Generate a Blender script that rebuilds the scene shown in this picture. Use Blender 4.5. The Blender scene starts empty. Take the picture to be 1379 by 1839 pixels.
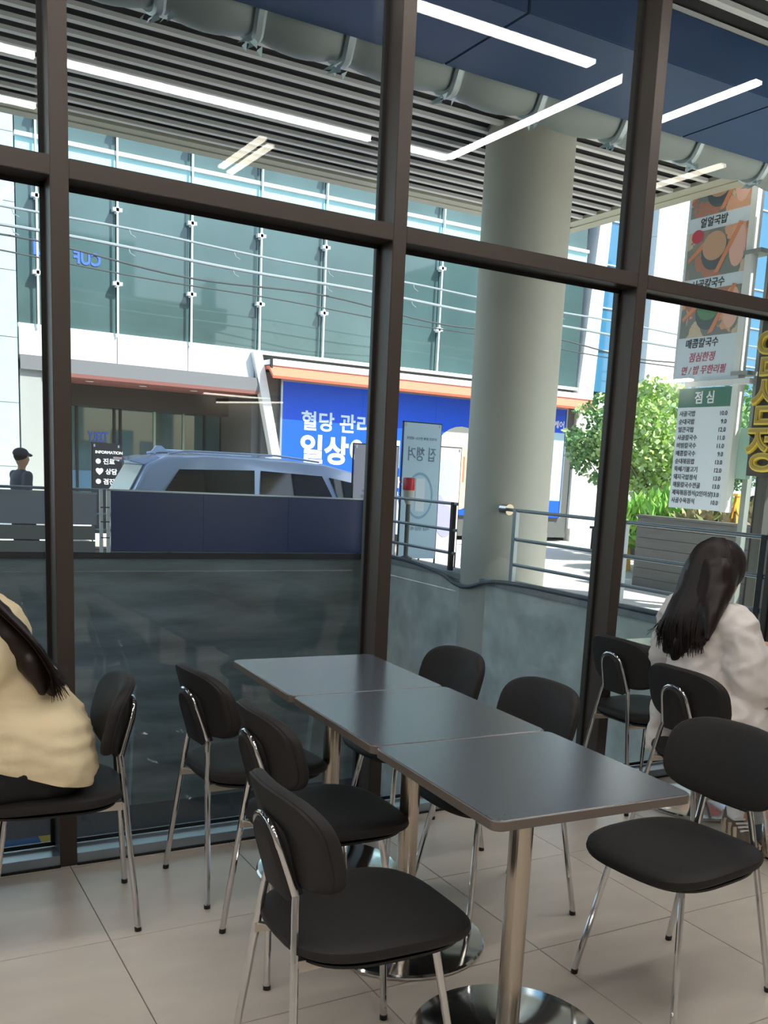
import bpy, bmesh, math, random
from mathutils import Vector, Matrix, noise

random.seed(7)
S = bpy.context.scene
COL = S.collection

# ------------------------------------------------------------------ camera
cd = bpy.data.cameras.new('camera')
cam = bpy.data.objects.new('camera', cd); COL.objects.link(cam)
cd.sensor_fit = 'HORIZONTAL'; cd.sensor_width = 36.0
cd.lens = 1767.775 / 1379.0 * 36.0
cd.shift_x = -93.844 / 1379.0
cd.shift_y = 259.027 / 1379.0
cd.clip_start = 0.05; cd.clip_end = 500
R_ = Vector((0.8572508, -0.51191913, 0.05531616)); U_ = Vector((0.04795999, 0.18635007, 0.98131213)); F_ = Vector((0.51266062, 0.83857764, -0.18430038))
m = Matrix((R_, U_, -F_)).transposed().to_4x4(); m.translation = Vector((0, -3.48441, 1.45843))
cam.matrix_world = m
S.camera = cam

# ------------------------------------------------------------------ sky, sun, exposure
W = bpy.data.worlds.new('sky'); S.world = W; W.use_nodes = True
nt = W.node_tree; bg = nt.nodes['Background']
sk = nt.nodes.new('ShaderNodeTexSky'); sk.sky_type = 'NISHITA'; sk.sun_disc = False
SUN_DIR = Vector((0.38, -0.55, 0.80)).normalized()
sk.sun_elevation = math.asin(SUN_DIR.z); sk.sun_rotation = math.atan2(SUN_DIR.x, SUN_DIR.y)
sk.air_density = 1.0; sk.dust_density = 1.5; sk.ozone_density = 1.0
nt.links.new(sk.outputs[0], bg.inputs[0]); bg.inputs[1].default_value = 0.21
sl = bpy.data.lights.new('sun', 'SUN'); sl.energy = 6.5; sl.angle = 0.009; sl.color = (1.0, 0.95, 0.86)
so = bpy.data.objects.new('sun', sl); COL.objects.link(so)
so.rotation_euler = SUN_DIR.to_track_quat('Z', 'Y').to_euler(); so.location = SUN_DIR * 60
S.view_settings.view_transform = 'Standard'; S.view_settings.look = 'None'
S.view_settings.exposure = 0.6; S.view_settings.gamma = 1.0
S.view_settings.use_curve_mapping = False

# ------------------------------------------------------------------ materials
def srgb(r, g, b):
    f = lambda c: (c / 255 / 12.92) if c / 255 <= 0.04045 else ((c / 255 + 0.055) / 1.055) ** 2.4
    return (f(r), f(g), f(b), 1)
MATS = {}
def mat(name, rgb, rough=0.5, metal=0.0, var=0.0, scale=8.0, bump=0.0, bscale=40.0, spec=0.5, emit=0.0, stretch=(1, 1, 1), sheen=0.0, coat=0.0):
    if name in MATS: return MATS[name]
    M = bpy.data.materials.new(name); M.use_nodes = True
    n = M.node_tree.nodes; l = M.node_tree.links; b = n['Principled BSDF']
    c = srgb(*rgb)
    b.inputs['Base Color'].default_value = c; b.inputs['Roughness'].default_value = rough
    b.inputs['Metallic'].default_value = metal; b.inputs['Specular IOR Level'].default_value = spec
    b.inputs['Sheen Weight'].default_value = sheen; b.inputs['Coat Weight'].default_value = coat
    if emit:
        b.inputs['Emission Color'].default_value = c; b.inputs['Emission Strength'].default_value = emit
    if var or bump:
        tc = n.new('ShaderNodeTexCoord'); mp = n.new('ShaderNodeMapping'); mp.inputs['Scale'].default_value = stretch
        l.new(tc.outputs['Object'], mp.inputs['Vector'])
    if var:
        no = n.new('ShaderNodeTexNoise'); no.inputs['Scale'].default_value = scale; no.inputs['Detail'].default_value = 6
        l.new(mp.outputs[0], no.inputs['Vector'])
        r = n.new('ShaderNodeValToRGB')
        r.color_ramp.elements[0].position = 0.3; r.color_ramp.elements[1].position = 0.7
        r.color_ramp.elements[0].color = tuple(max(0, x * (1 - var)) for x in c[:3]) + (1,)
        r.color_ramp.elements[1].color = tuple(min(1, x * (1 + var)) for x in c[:3]) + (1,)
        l.new(no.outputs['Fac'], r.inputs[0]); l.new(r.outputs[0], b.inputs['Base Color'])
    if bump:
        n2 = n.new('ShaderNodeTexNoise'); n2.inputs['Scale'].default_value = bscale; n2.inputs['Detail'].default_value = 4
        l.new(mp.outputs[0], n2.inputs['Vector'])
        bp = n.new('ShaderNodeBump'); bp.inputs['Strength'].default_value = bump; bp.inputs['Distance'].default_value = 0.01
        l.new(n2.outputs['Fac'], bp.inputs['Height']); l.new(bp.outputs[0], b.inputs['Normal'])
    MATS[name] = M; return M
def glass_mat(name, tint, r0=0.045):
    """thin window glass: clear with a Schlick reflection"""
    M = bpy.data.materials.new(name); M.use_nodes = True
    n = M.node_tree.nodes; l = M.node_tree.links; n.clear()
    out = n.new('ShaderNodeOutputMaterial'); mx = n.new('ShaderNodeMixShader')
    tr = n.new('ShaderNodeBsdfTransparent'); tr.inputs[0].default_value = tint
    gl = n.new('ShaderNodeBsdfGlossy'); gl.inputs['Roughness'].default_value = 0.0
    ge = n.new('ShaderNodeNewGeometry'); dt = n.new('ShaderNodeVectorMath'); dt.operation = 'DOT_PRODUCT'
    l.new(ge.outputs['Incoming'], dt.inputs[0]); l.new(ge.outputs['Normal'], dt.inputs[1])
    def mth(op, a, b=None):
        x = n.new('ShaderNodeMath'); x.operation = op
        for i, v in enumerate((a, b)):
            if v is None: continue
            if isinstance(v, (int, float)): x.inputs[i].default_value = v
            else: l.new(v, x.inputs[i])
        return x.outputs[0]
    c = mth('ABSOLUTE', dt.outputs['Value']); k = mth('POWER', mth('SUBTRACT', 1.0, c), 5.0)
    f = mth('ADD', mth('MULTIPLY', k, 1 - r0), r0)
    l.new(f, mx.inputs[0]); l.new(tr.outputs[0], mx.inputs[1]); l.new(gl.outputs[0], mx.inputs[2]); l.new(mx.outputs[0], out.inputs[0])
    MATS[name] = M; return M

# ------------------------------------------------------------------ mesh helpers
def tag(o, label=None, cat=None, group=None, kind=None):
    for k, v in (('label', label), ('category', cat), ('group', group), ('kind', kind)):
        if v: o[k] = v
    return o
def empty(name, loc=(0, 0, 0), rz=0.0, label=None, cat=None, group=None, kind=None):
    o = bpy.data.objects.new(name, None); COL.objects.link(o); o.empty_display_size = 0.1
    o.location = loc; o.rotation_euler = (0, 0, rz)
    return tag(o, label, cat, group, kind)
class MB:
    def __init__(s): s.v = []; s.f = []; s.mi = []; s.m = 0
    def add(s, v, f):
        b = len(s.v); s.v += [tuple(x) for x in v]
        for q in f: s.f.append(tuple(b + i for i in q)); s.mi.append(s.m)
        return s
    def box(s, x0, x1, y0, y1, z0, z1, M=None):
        v = [Vector((x, y, z)) for z in (z0, z1) for y in (y0, y1) for x in (x0, x1)]
        if M: v = [M @ p for p in v]
        return s.add(v, [(0, 2, 3, 1), (4, 5, 7, 6), (0, 1, 5, 4), (2, 6, 7, 3), (0, 4, 6, 2), (1, 3, 7, 5)])
    def bar(s, a, b, w, h):
        a = Vector(a); b = Vector(b); d = (b - a); L = d.length; q = d.to_track_quat('X', 'Z').to_matrix().to_4x4(); q.translation = a
        return s.box(0, L, -w / 2, w / 2, -h / 2, h / 2, q)
    def rings(s, R, closed=True, cap=True):
        n = len(R[0]); v = [p for r in R for p in r]; f = []
        for i in range(len(R) - 1):
            for j in range(n if closed else n - 1):
                k = (j + 1) % n; f.append((i * n + j, i * n + k, (i + 1) * n + k, (i + 1) * n + j))
        if cap: f.append(tuple(range(n))[::-1]); f.append(tuple((len(R) - 1) * n + j for j in range(n)))
        return s.add(v, f)
    def tube(s, P, r, n=10, flat=1.0):
        P = [Vector(p) for p in P]; R = []
        rr = r if isinstance(r, (list, tuple)) else [r] * len(P)
        up = None
        for i, p in enumerate(P):
            t = (P[min(i + 1, len(P) - 1)] - P[max(i - 1, 0)])
            if t.length < 1e-9: t = Vector((0, 0, 1))
            t.normalize()
            if up is None:
                up = Vector((0, 0, 1)) if abs(t.z) < 0.9 else Vector((1, 0, 0))
            u = (up - t * up.dot(t))
            if u.length < 1e-6: u = t.orthogonal()
            u.normalize(); w = t.cross(u); up = u
            R.append([p + (u * math.cos(a) * flat + w * math.sin(a)) * rr[i] for a in [2 * math.pi * j / n for j in range(n)]])
        return s.rings(R)
    def lathe(s, prof, c=(0, 0, 0), n=32):
        R = [[(c[0] + r * math.cos(2 * math.pi * j / n), c[1] + r * math.sin(2 * math.pi * j / n), c[2] + z) for j in range(n)] for r, z in prof]
        return s.rings(R)
    def prism(s, pts, off):
        a = [Vector(p) for p in pts]; o = Vector(off); n = len(a)
        return s.add(a + [p + o for p in a], [tuple(range(n))[::-1], tuple(range(n, 2 * n))] + [(i, (i + 1) % n, n + (i + 1) % n, n + i) for i in range(n)])
    def ball(s, c, r, n=10):
        c = Vector(c); rx, ry, rz = r if isinstance(r, (tuple, list)) else (r, r, r); R = []
        for i in range(n + 1):
            t = math.pi * (0.02 + 0.96 * i / n)
            R.append([c + Vector((rx * math.sin(t) * math.cos(a), ry * math.sin(t) * math.sin(a), -rz * math.cos(t))) for a in [2 * math.pi * j / (2 * n) for j in range(2 * n)]])
        return s.rings(R)
    def quad(s, *p): return s.add(p, [tuple(range(len(p)))])
    def mesh(s, name, mats, smooth=None, bevel=0.0):
        me = bpy.data.meshes.new(name); me.from_pydata(s.v, [], s.f); me.validate()
        for M in (mats if isinstance(mats, (list, tuple)) else [mats]): me.materials.append(M)
        if max(s.mi, default=0) > 0: me.polygons.foreach_set('material_index', s.mi[:len(me.polygons)])
        bm = bmesh.new(); bm.from_mesh(me)
        if bevel: bmesh.ops.bevel(bm, geom=bm.edges[:], offset=bevel, segments=2, affect='EDGES', clamp_overlap=True)
        bmesh.ops.recalc_face_normals(bm, faces=bm.faces[:]); bm.to_mesh(me); bm.free()
        if smooth is None: smooth = len(s.f) > 40
        if smooth:
            me.polygons.foreach_set('use_smooth', [True] * len(me.polygons)); me.set_sharp_from_angle(angle=math.radians(38))
        me.update(); return me
    def build(s, name, mats, parent=None, smooth=None, bevel=0.0, loc=None):
        return put(name, s.mesh(name, mats, smooth, bevel), parent, loc)
def put(name, me, parent=None, loc=None, rz=0.0):
    o = bpy.data.objects.new(name, me); COL.objects.link(o)
    if parent: o.parent = parent
    if loc: o.location = loc
    if rz: o.rotation_euler = (0, 0, rz)
    return o
def copy_tree(o, parent=None):
    c = o.copy(); COL.objects.link(c)
    if parent: c.parent = parent
    for ch in list(o.children): copy_tree(ch, c)
    return c
def struct(o, label=None): return tag(o, label, kind='structure')
def bx(name, x0, x1, y0, y1, z0, z1, M, parent=None, bevel=0.0): return MB().box(x0, x1, y0, y1, z0, z1).build(name, M, parent, bevel=bevel)
def text(name, s, size, M, parent, loc, face='-y', bold=0.0, align='LEFT', mirror=False, depth=0.004, shear=0.0, sx=1.0):
    cu = bpy.data.curves.new(name, 'FONT'); cu.body = s; cu.size = size; cu.offset = bold * size; cu.extrude = depth / 2
    cu.align_x = align; cu.shear = shear; cu.resolution_u = 4
    t = bpy.data.objects.new(name, cu); COL.objects.link(t)
    me = bpy.data.meshes.new_from_object(t.evaluated_get(bpy.context.evaluated_depsgraph_get()))
    bpy.data.objects.remove(t); bpy.data.curves.remove(cu)
    X = Matrix.Rotation(math.pi / 2, 4, 'X')
    if face == '-x': X = Matrix.Rotation(-math.pi / 2, 4, 'Z') @ X
    X = X @ Matrix.Diagonal((-sx if mirror else sx, 1, 1, 1))
    me.transform(X)
    if mirror: me.flip_normals()
    me.materials.clear(); me.materials.append(M); me.name = name
    return put(name, me, parent, loc)
def spline(P, k=6):
    P = [Vector(p) for p in P]; Q = [P[0]] + P + [P[-1]]; out = []
    for i in range(1, len(Q) - 2):
        a, b, c, d = Q[i - 1:i + 3]
        for j in range(k):
            t = j / k
            out.append(0.5 * ((2 * b) + (c - a) * t + (2 * a - 5 * b + 4 * c - d) * t * t + (3 * b - a - 3 * c + d) * t ** 3))
    out.append(P[-1]); return out
def blob(name, parts, M, parent, vox=0.012, smooth=6, wr=0.0, wscale=(14, 14, 14), seed=0, extra=None, cut=None):
    """one continuous surface: capsules and ellipsoids merged by a voxel remesh"""
    b = MB()
    for p in parts:
        if p[0] == 'c':
            _, a, ra, c, rc = p; a = Vector(a); c = Vector(c)
            b.tube([a, c], [ra, rc], 12); b.ball(a, ra, 6); b.ball(c, rc, 6)
        elif p[0] == 'e': b.ball(p[1], p[2], 8)
        elif p[0] == 't': b.tube(spline(p[1], 5), [p[2][min(len(p[2]) - 1, i // 5)] for i in range((len(p[1]) - 1) * 5 + 1)], 12, p[3] if len(p) > 3 else 1.0)
    me = b.mesh(name, M, smooth=False)
    t = bpy.data.objects.new(name, me); COL.objects.link(t)
    r = t.modifiers.new('r', 'REMESH'); r.mode = 'VOXEL'; r.voxel_size = vox; r.use_smooth_shade = True
    sm = t.modifiers.new('s', 'SMOOTH'); sm.iterations = smooth; sm.factor = 0.6
    me2 = bpy.data.meshes.new_from_object(t.evaluated_get(bpy.context.evaluated_depsgraph_get()))
    bpy.data.objects.remove(t); bpy.data.meshes.remove(me)
    if wr:
        nr = [v.normal.copy() for v in me2.vertices]
        for v, n in zip(me2.vertices, nr):
            p = Vector((v.co.x * wscale[0], v.co.y * wscale[1], v.co.z * wscale[2])) + Vector((seed, seed * 2.3, 0))
            q = noise.noise(p); q2 = noise.noise(p * 2.1)
            v.co += n * wr * ((1 - abs(q) * 2.2) + 0.4 * q2)
    if cut:
        bm = bmesh.new(); bm.from_mesh(me2)
        for co, no in cut:
            bmesh.ops.bisect_plane(bm, geom=bm.verts[:] + bm.edges[:] + bm.faces[:], plane_co=co, plane_no=no, clear_outer=True)
        bm.to_mesh(me2); bm.free()
    me2.materials.clear(); me2.materials.append(M); me2.name = name
    me2.polygons.foreach_set('use_smooth', [True] * len(me2.polygons)); me2.update()
    return put(name, me2, parent)
def leaves(name, M, parent, shape, n, size, seed, blade=False):
    rnd = random.Random(seed); b = MB()
    for i in range(n):
        c, nrm = shape(rnd); s = size * rnd.uniform(0.6, 1.3)
        d = Vector((rnd.gauss(0, 1), rnd.gauss(0, 1), rnd.gauss(0, 0.7) + (1.8 if blade else 0.2))).normalized()
        w = d.orthogonal(); w.rotate(Matrix.Rotation(rnd.uniform(0, 6.28), 3, d)); ww = s * (0.12 if blade else 0.32)
        c = Vector(c); b.m = rnd.choice((0, 0, 1))
        b.add([c, c + d * s * 0.5 + w * ww, c + d * s, c + d * s * 0.5 - w * ww], [(0, 1, 2, 3)])
    o = b.build(name, M, parent, smooth=False); o['kind'] = 'stuff'; return o
# ------------------------------------------------------------------ palette
m_frame = mat('window_frame_bronze', (72, 64, 59), 0.42, 0.2, spec=0.4)
m_gasket = mat('gasket_rubber', (16, 17, 18), 0.7)
m_silver = mat('sill_metal', (165, 178, 190), 0.3, 0.7)
m_tile = mat('floor_tile', (212, 202, 191), 0.24, 0, var=0.07, scale=3.0, bump=0.05, bscale=60, stretch=(1, 2.5, 1))
m_grout = mat('floor_grout', (150, 141, 132), 0.8)
m_dark = mat('dark_paint', (40, 40, 42), 0.7)
m_wallin = mat('inside_wall_paint', (176, 172, 166), 0.8, var=0.03)
m_slat = mat('soffit_slat_paint', (242, 239, 236), 0.6)
m_soffit = mat('soffit_dark_board', (42, 39, 41), 0.85)
m_fascia = mat('fascia_paint', (196, 193, 172), 0.6)
m_conc = mat('pit_concrete', (136, 144, 146), 0.85, var=0.34, scale=1.8, bump=0.3, bscale=25, stretch=(0.4, 0.4, 2.4))
m_conc2 = mat('curb_concrete', (150, 156, 158), 0.8, var=0.12, scale=6)
m_col = mat('column_paint', (206, 204, 192), 0.55, var=0.025, scale=1.5)
m_asph = mat('asphalt', (96, 98, 102), 0.9, var=0.12, scale=20, bump=0.2, bscale=200)
m_pave = mat('pavement_slab', (206, 203, 195), 0.85, var=0.06, scale=4)
m_blue_floor = mat('ramp_blue_paint', (74, 116, 172), 0.6, var=0.08, scale=6)
m_yellow = mat('yellow_paint', (232, 196, 92), 0.6)
m_chrome = mat('polished_chrome', (214, 214, 214), 0.09, 1.0)
m_steel = mat('brushed_steel', (196, 186, 172), 0.24, 1.0, bump=0.05, bscale=80, stretch=(6, 6, 0.1))
m_seat = mat('black_chair_fabric', (42, 40, 40), 0.62, var=0.08, scale=60, bump=0.05, bscale=400, spec=0.3)
m_cap = mat('black_plastic', (18, 18, 18), 0.5)
m_top = mat('charcoal_table_laminate', (76, 82, 92), 0.22, var=0.03, scale=90, spec=1.0)
m_edge = mat('table_edge_band', (116, 106, 98), 0.4, 0.2)
m_plate = mat('bracket_plate', (205, 198, 188), 0.3, 0.85)
m_white = mat('white_paint', (236, 238, 238), 0.5)
m_offw = mat('white_panel', (222, 230, 232), 0.45)
m_glass = glass_mat('clear_window_glass', (0.93, 0.965, 0.95, 1), 0.05)
m_fglass = mat('facade_glass', (76, 100, 102), 0.04, 0.0, var=0.25, scale=0.35, spec=0.8)
m_fglass2 = mat('facade_glass_blue', (62, 120, 158), 0.04, 0.0, spec=0.9)
m_cyan = mat('spandrel_cyan', (176, 226, 234), 0.25)
m_stone = mat('stone_cladding', (176, 194, 204), 0.6, var=0.06, scale=5)
m_shop = mat('shop_wall_grey', (92, 94, 94), 0.7, var=0.05)
m_ad = mat('ad_blue', (10, 88, 232), 0.45)
m_orange = mat('awning_orange', (226, 122, 96), 0.7)
m_redbrown = mat('canopy_underside', (132, 84, 80), 0.6)
m_light = mat('led_diffuser', (255, 250, 244), 0.5, emit=24.0)
m_light2 = mat('led_diffuser_dim', (255, 244, 226), 0.5, emit=7.0)
m_txt_w = mat('print_white', (245, 248, 250), 0.5)
m_txt_b = mat('reflected_letter_blue', (70, 110, 220), 0.5)
m_txt_d = mat('print_dark', (40, 46, 60), 0.5)
m_txt_r = mat('print_red', (196, 78, 110), 0.5)

# ------------------------------------------------------------------ the cafe shell
fl = struct(bx('floor', -3.2, 6.6, -9.0, 0.16, -0.30, -0.012, m_grout))
tx0, ty0, px_, py_ = 0.647, -0.62, 0.588, 0.603
tme = MB().box(0.0015, px_ - 0.0015, 0.0015, py_ - 0.0015, 0, 0.012).mesh('tile', m_tile, bevel=0.0008)
rt = random.Random(3)
for i in range(-6, 10):
    for j in range(-13, 2):
        x, y = tx0 + i * px_, ty0 + j * py_
        if y + py_ > 0.0 + 0.02: continue
        put('tile', tme, fl, (x, y, -0.012 + rt.uniform(-0.0006, 0)))
# cut row of tiles along the window
tme2 = MB().box(0.0015, px_ - 0.0015, 0.0015, 0.0 - (ty0 + py_) + 0.02, 0, 0.012).mesh('tile', m_tile)
for i in range(-6, 10): put('tile', tme2, fl, (tx0 + i * px_, ty0 + py_, -0.012))
struct(bx('ceiling', -3.2, 6.6, -9.0, 0.0, 3.85, 3.95, m_dark))
struct(bx('wall_back', -3.2, 6.6, -9.1, -9.0, 0, 3.85, m_wallin))
struct(bx('wall_left', -3.3, -3.2, -9.1, 0.16, 0, 3.85, m_wallin))
struct(bx('wall_right', 6.6, 6.7, -9.1, 0.16, 0, 3.85, m_wallin))
struct(bx('wall_upper', -14.0, 10.9, -9.0, 0.15, 3.95, 10.0, m_stone))

# window wall: mullions, transoms, sill and panes
win = struct(empty('window_1', (0, 0, 0)))
GY = 0.112
mxs = [0.6147 + 0.0286 + 1.2225 * k for k in range(-3, 5)]
mull = MB().box(-0.0286, 0.0286, 0, 0.16, 0, 3.85).mesh('mullion', m_frame, bevel=0.002)
for x in mxs: put('mullion', mull, win, (x, 0, 0))
for a, b in zip(mxs[:-1], mxs[1:]):
    x0, x1 = a + 0.0286, b - 0.0286
    bx('transom', x0, x1, 0.0, 0.16, 2.303, 2.363, m_frame, win, 0.002)
    g = MB()
    for z0, z1 in ((0.045, 2.303), (2.363, 3.85)):
        bx('pane', x0 + 0.001, x1 - 0.001, GY, GY + 0.012, z0, z1, m_glass, win)
        for q in ((x0, x0 + 0.014, z0, z1), (x1 - 0.014, x1, z0, z1), (x0, x1, z0, z0 + 0.014), (x0, x1, z1 - 0.016, z1)):
            g.box(q[0], q[1], GY - 0.008, GY - 0.001, q[2], q[3])
    g.build('gasket', m_gasket, win)
    bx('sill', x0, x1, 0.004, 0.16, 0.005, 0.042, m_silver, win, 0.002)
    bx('sill_base', x0, x1, -0.004, 0.10, -0.012, 0.006, m_gasket, win)

# ------------------------------------------------------------------ ramp pit outside the window
struct(bx('ramp_floor', -8, 7.3, 0.2, 10.9, -3.9, -3.7, m_asph))
pb = MB(); pb.box(1.4, 2.1, 6.0, 10.0, -3.70, -3.695)
struct(pb.build('trim_1', m_blue_floor)); struct(bx('trim_2', 2.1, 2.25, 6.0, 10.0, -3.70, -3.69, m_yellow))
wpb = struct(bx('wall_front', -8, 7.25, 10.8, 11.1, -3.9, 0.0, m_conc))
struct(bx('wall_pit_right', 7.25, 7.55, 0.4, 11.1, -3.9, 0.03, mat('pit_concrete_lit', (214, 218, 210), 0.85, var=0.22, scale=2.2, bump=0.3, bscale=25)))  # paler copy of the pit concrete, this wall's stronger light put into the colour
struct(bx('wall_pit_near', -8, 7.3, 0.17, 0.2, -3.9, -0.02, m_conc))
struct(bx('curb_front', -8, 7.2, 10.72, 11.1, 0.0, 0.085, mat('dark_curb', (44, 46, 48), 0.7)))
struct(bx('curb_right', 7.2, 7.6, 0.4, 11.1, 0.03, 0.105, m_conc2, bevel=0.01))

# ------------------------------------------------------------------ street, pavement
struct(bx('street', -45, 10.5, 11.1, 17.0, -0.6, -0.40, m_asph))
struct(bx('plaza', 7.55, 60, -12, 11.1, -0.6, -0.40, m_pave))
struct(bx('pavement', -45, 10.5, 17.0, 24.0, -0.6, -0.28, m_pave))
struct(bx('plaza_far', 10.5, 60, 11.1, 45, -0.6, -0.398, m_pave))

# ------------------------------------------------------------------ canopy: dark board with pale slats
can = struct(bx('canopy_ceiling', -14, 10.9, 0.15, 10.95, 5.72, 5.95, m_soffit))
sme = MB().box(-14, 10.75, -0.042, 0.042, -0.022, 0.022).mesh('slat', m_slat)
y = 10.52
while y > 0.3:
    put('slat', sme, can, (0, y, 5.675)); y -= 0.345
fa = MB(); fa.box(-14, 11.1, 10.90, 11.12, 5.63, 6.25); fa.box(10.88, 11.10, 0.15, 10.9, 5.63, 6.25); fa.box(-14, 10.9, 10.68, 10.90, 5.645, 5.70); fa.box(10.66, 10.88, 0.15, 10.9, 5.645, 5.70)
struct(fa.build('trim_3', m_fascia))
# blue flat soffit box and the wrapped duct beside it
d = empty('bulkhead', (2.0, 3.9, 5.2), label='dark blue flat-bottomed box hung under the slatted canopy beside the grey duct', cat='bulkhead')
bx('box_panel', 0, 3.05, 0, 1.35, 0, 0.44, mat('bulkhead_blue', (52, 80, 122), 0.55, var=0.06, scale=2), d, 0.01)
bx('box_panel', 3.06, 6.1, 0, 1.35, 0, 0.44, MATS['bulkhead_blue'], d, 0.01)
bx('box_panel', 6.11, 8.6, 0, 1.35, 0, 0.44, MATS['bulkhead_blue'], d, 0.01)
d = empty('air_duct', (2.0, 5.56, 5.345), label='grey wrapped air duct with pale bands hung under the slatted canopy', cat='duct')
bands = [-0.4, 0.45, 1.3, 2.15, 3.3, 4.3, 5.4, 6.5, 7.6, 8.6]
P = []; rr = []
for a, b in zip(bands[:-1], bands[1:]):
    for k in range(8):
        t = k / 8; P.append((a + (b - a) * t, 0, -0.02 * math.sin(math.pi * t))); rr.append(0.225 + 0.06 * math.sin(math.pi * t))
P.append((8.6, 0, 0)); rr.append(0.225)
MB().tube(P, rr, 24).build('duct_body', mat('duct_wrap', (150, 158, 156), 0.5, 0.1, bump=0.3, bscale=5), d)
for q in bands:
    R = []
    for k in range(5):
        x = q - 0.05 + 0.025 * k; r = 0.27 + (0.02 if 0 < k < 4 else 0)
        R.append([(x + 0.02 * math.sin(3 * a), r * math.cos(a), r * math.sin(a)) for a in [2 * math.pi * j / 28 for j in range(28)]])
    MB().rings(R).build('duct_band', mat('duct_band_foil', (206, 216, 220), 0.35, 0.2), d)
    t = MB(); rq = random.Random(int(q * 10) + 50)
    for k in range(5):
        a = Vector((q + rq.uniform(-0.1, 0.1), rq.uniform(-0.1, 0.15), -0.29)); t.add([a, a + Vector((rq.uniform(-.07, .07), .05, -rq.uniform(.02, .05))), a + Vector((rq.uniform(-.06, .06), -.05, -rq.uniform(.01, .04))), a + Vector((0.03, -.03, 0.03))], [(0, 1, 2), (0, 2, 3), (0, 3, 1), (1, 3, 2)])
    t.build('tape_end', mat('foil_tape', (196, 218, 226), 0.4), d)['kind'] = 'stuff'

# round column
col = empty('column', (7.72, 7.55, 0)); struct(col)
MB().lathe([(0.57, -3.7), (0.57, 0.18), (0.575, 0.20), (0.575, 0.72), (0.57, 0.74), (0.57, 5.72)], n=64).build('column_shaft', m_col, col)

# ------------------------------------------------------------------ railings
m_rail = mat('rail_steel', (150, 160, 168), 0.35, 0.6)
m_post = mat('rail_post_dark', (50, 52, 54), 0.5, 0.3)
def railing(name, y0, y1, posts, label, clamp=None):
    r = empty(name, (7.32, y0, 0.105), label=label, cat='railing')
    for z in (1.03, 0.667, 0.347): MB().tube([(0, 0, z - 0.105), (0, (y1 if z > 1 or not clamp else clamp - 0.2) - y0, z - 0.105)], 0.022, 10).build('rail', m_rail, r)
    for py, M in posts: bx('post', -0.03, 0.03, py - y0 - 0.035, py - y0 + 0.035, 0.0, 0.945, M, r, 0.004)
    if clamp: MB().tube([(0, clamp - y0 - 0.05, 0.925), (0, clamp - y0 + 0.10, 0.925)], 0.07, 14).build('clamp', m_chrome, r)
railing('railing', 8.15, 10.75, [(8.25, m_post), (10.5, m_rail)], 'short grey railing left of the round column with dark end post')
railing('railing', 2.7, 7.0, [(6.75, mat('post_pale', (170, 180, 186), 0.4, 0.4)), (4.7, m_rail), (2.78, m_post)], 'grey three-bar railing running from round column clamp to the right', clamp=6.95)
r = empty('railing', (0, 10.85, 0.085), label='grey railing behind the two board panels on pit wall', cat='railing')
for z in (0.86, 0.52, 0.30): MB().tube([(-6, 0, z), (7.2, 0, z)], 0.02, 8).build('rail', m_rail, r)
for x in (-5.0, -2.0, 1.0, 4.1, 5.6, 7.15): bx('post', x - 0.025, x + 0.025, -0.025, 0.025, 0, 0.86, m_post, r)
p = empty('board_panel', (-1.2, 10.78, 0.085), label='light grey board panel fixed to railing left of blue panel', cat='panel')
bx('board', -3, 2.12, -0.02, 0.02, 0.38, 0.80, mat('board_grey', (150, 160, 176), 0.4), p); bx('board', 2.14, 4.26, -0.02, 0.02, 0.38, 0.80, MATS['board_grey'], p)
bx('top_rail', -3, 4.27, -0.03, 0.03, 0.80, 0.825, m_silver, p)
bx('lower_board', -3, 4.24, -0.015, 0.015, 0.17, 0.36, mat('board_grey_dark', (128, 134, 138), 0.5), p); bx('lower_board', -3, 4.24, -0.015, 0.015, 0.0, 0.15, MATS['board_grey_dark'], p)
p = empty('board_panel', (3.15, 10.77, 0.085), label='dark navy blue board panel on pit railing below the van', cat='panel')
m_navy = mat('board_navy', (22, 54, 110), 0.35, var=0.05, scale=1.5)
for x0, x1 in ((0.10, 1.42), (1.425, 2.75), (2.755, 4.09)): bx('board', x0, x1, -0.02, 0.02, 0.015, 0.86, m_navy, p)
bx('top_rail', 0.05, 4.1, -0.03, 0.03, 0.86, 0.882, m_silver, p)
for x in (-0.02, 0.075): bx('end_post', x - 0.03, x + 0.012, -0.03, 0.02, 0.0, 0.87, m_offw, p)
for z in (0.2, 0.42, 0.62): bx('tie', -0.04, 0.08, -0.036, -0.03, z, z + 0.015, m_post, p)

# beacon and hose on the curb
b = empty('warning_beacon', (7.42, 9.72, 0.105), label='red-topped warning beacon on a grey post by the pit railing', cat='beacon')
MB().lathe([(0.10, 0), (0.10, 0.03), (0.035, 0.06), (0.035, 0.86)], n=16).build('post', mat('beacon_post', (92, 96, 96), 0.5, 0.3), b)
MB().lathe([(0.04, 0.84), (0.075, 0.92), (0.085, 1.05)], n=20).build('collar', mat('beacon_collar', (196, 196, 184), 0.5), b)
MB().lathe([(0.088, 1.05), (0.092, 1.07), (0.092, 1.21), (0.086, 1.235), (0.01, 1.24)], n=20).build('lamp_lens', mat('beacon_red', (206, 44, 62), 0.25), b)
P = spline([(7.24, 10.4, 0.13), (7.23, 9.6, 0.13), (7.20, 9.0, 0.12), (7.19, 8.3, 0.06), (7.10, 7.75, -0.02), (7.08, 7.4, -0.02), (7.16, 6.95, 0.10), (7.22, 6.2, 0.13), (7.24, 4.8, 0.13), (7.24, 3.0, 0.13)], 6)
tag(MB().tube(P, 0.028, 8).build('hose', mat('hose_grey', (84, 92, 98), 0.5)), 'dark grey cable draped along pit wall curb and around the column', 'cable')
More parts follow.
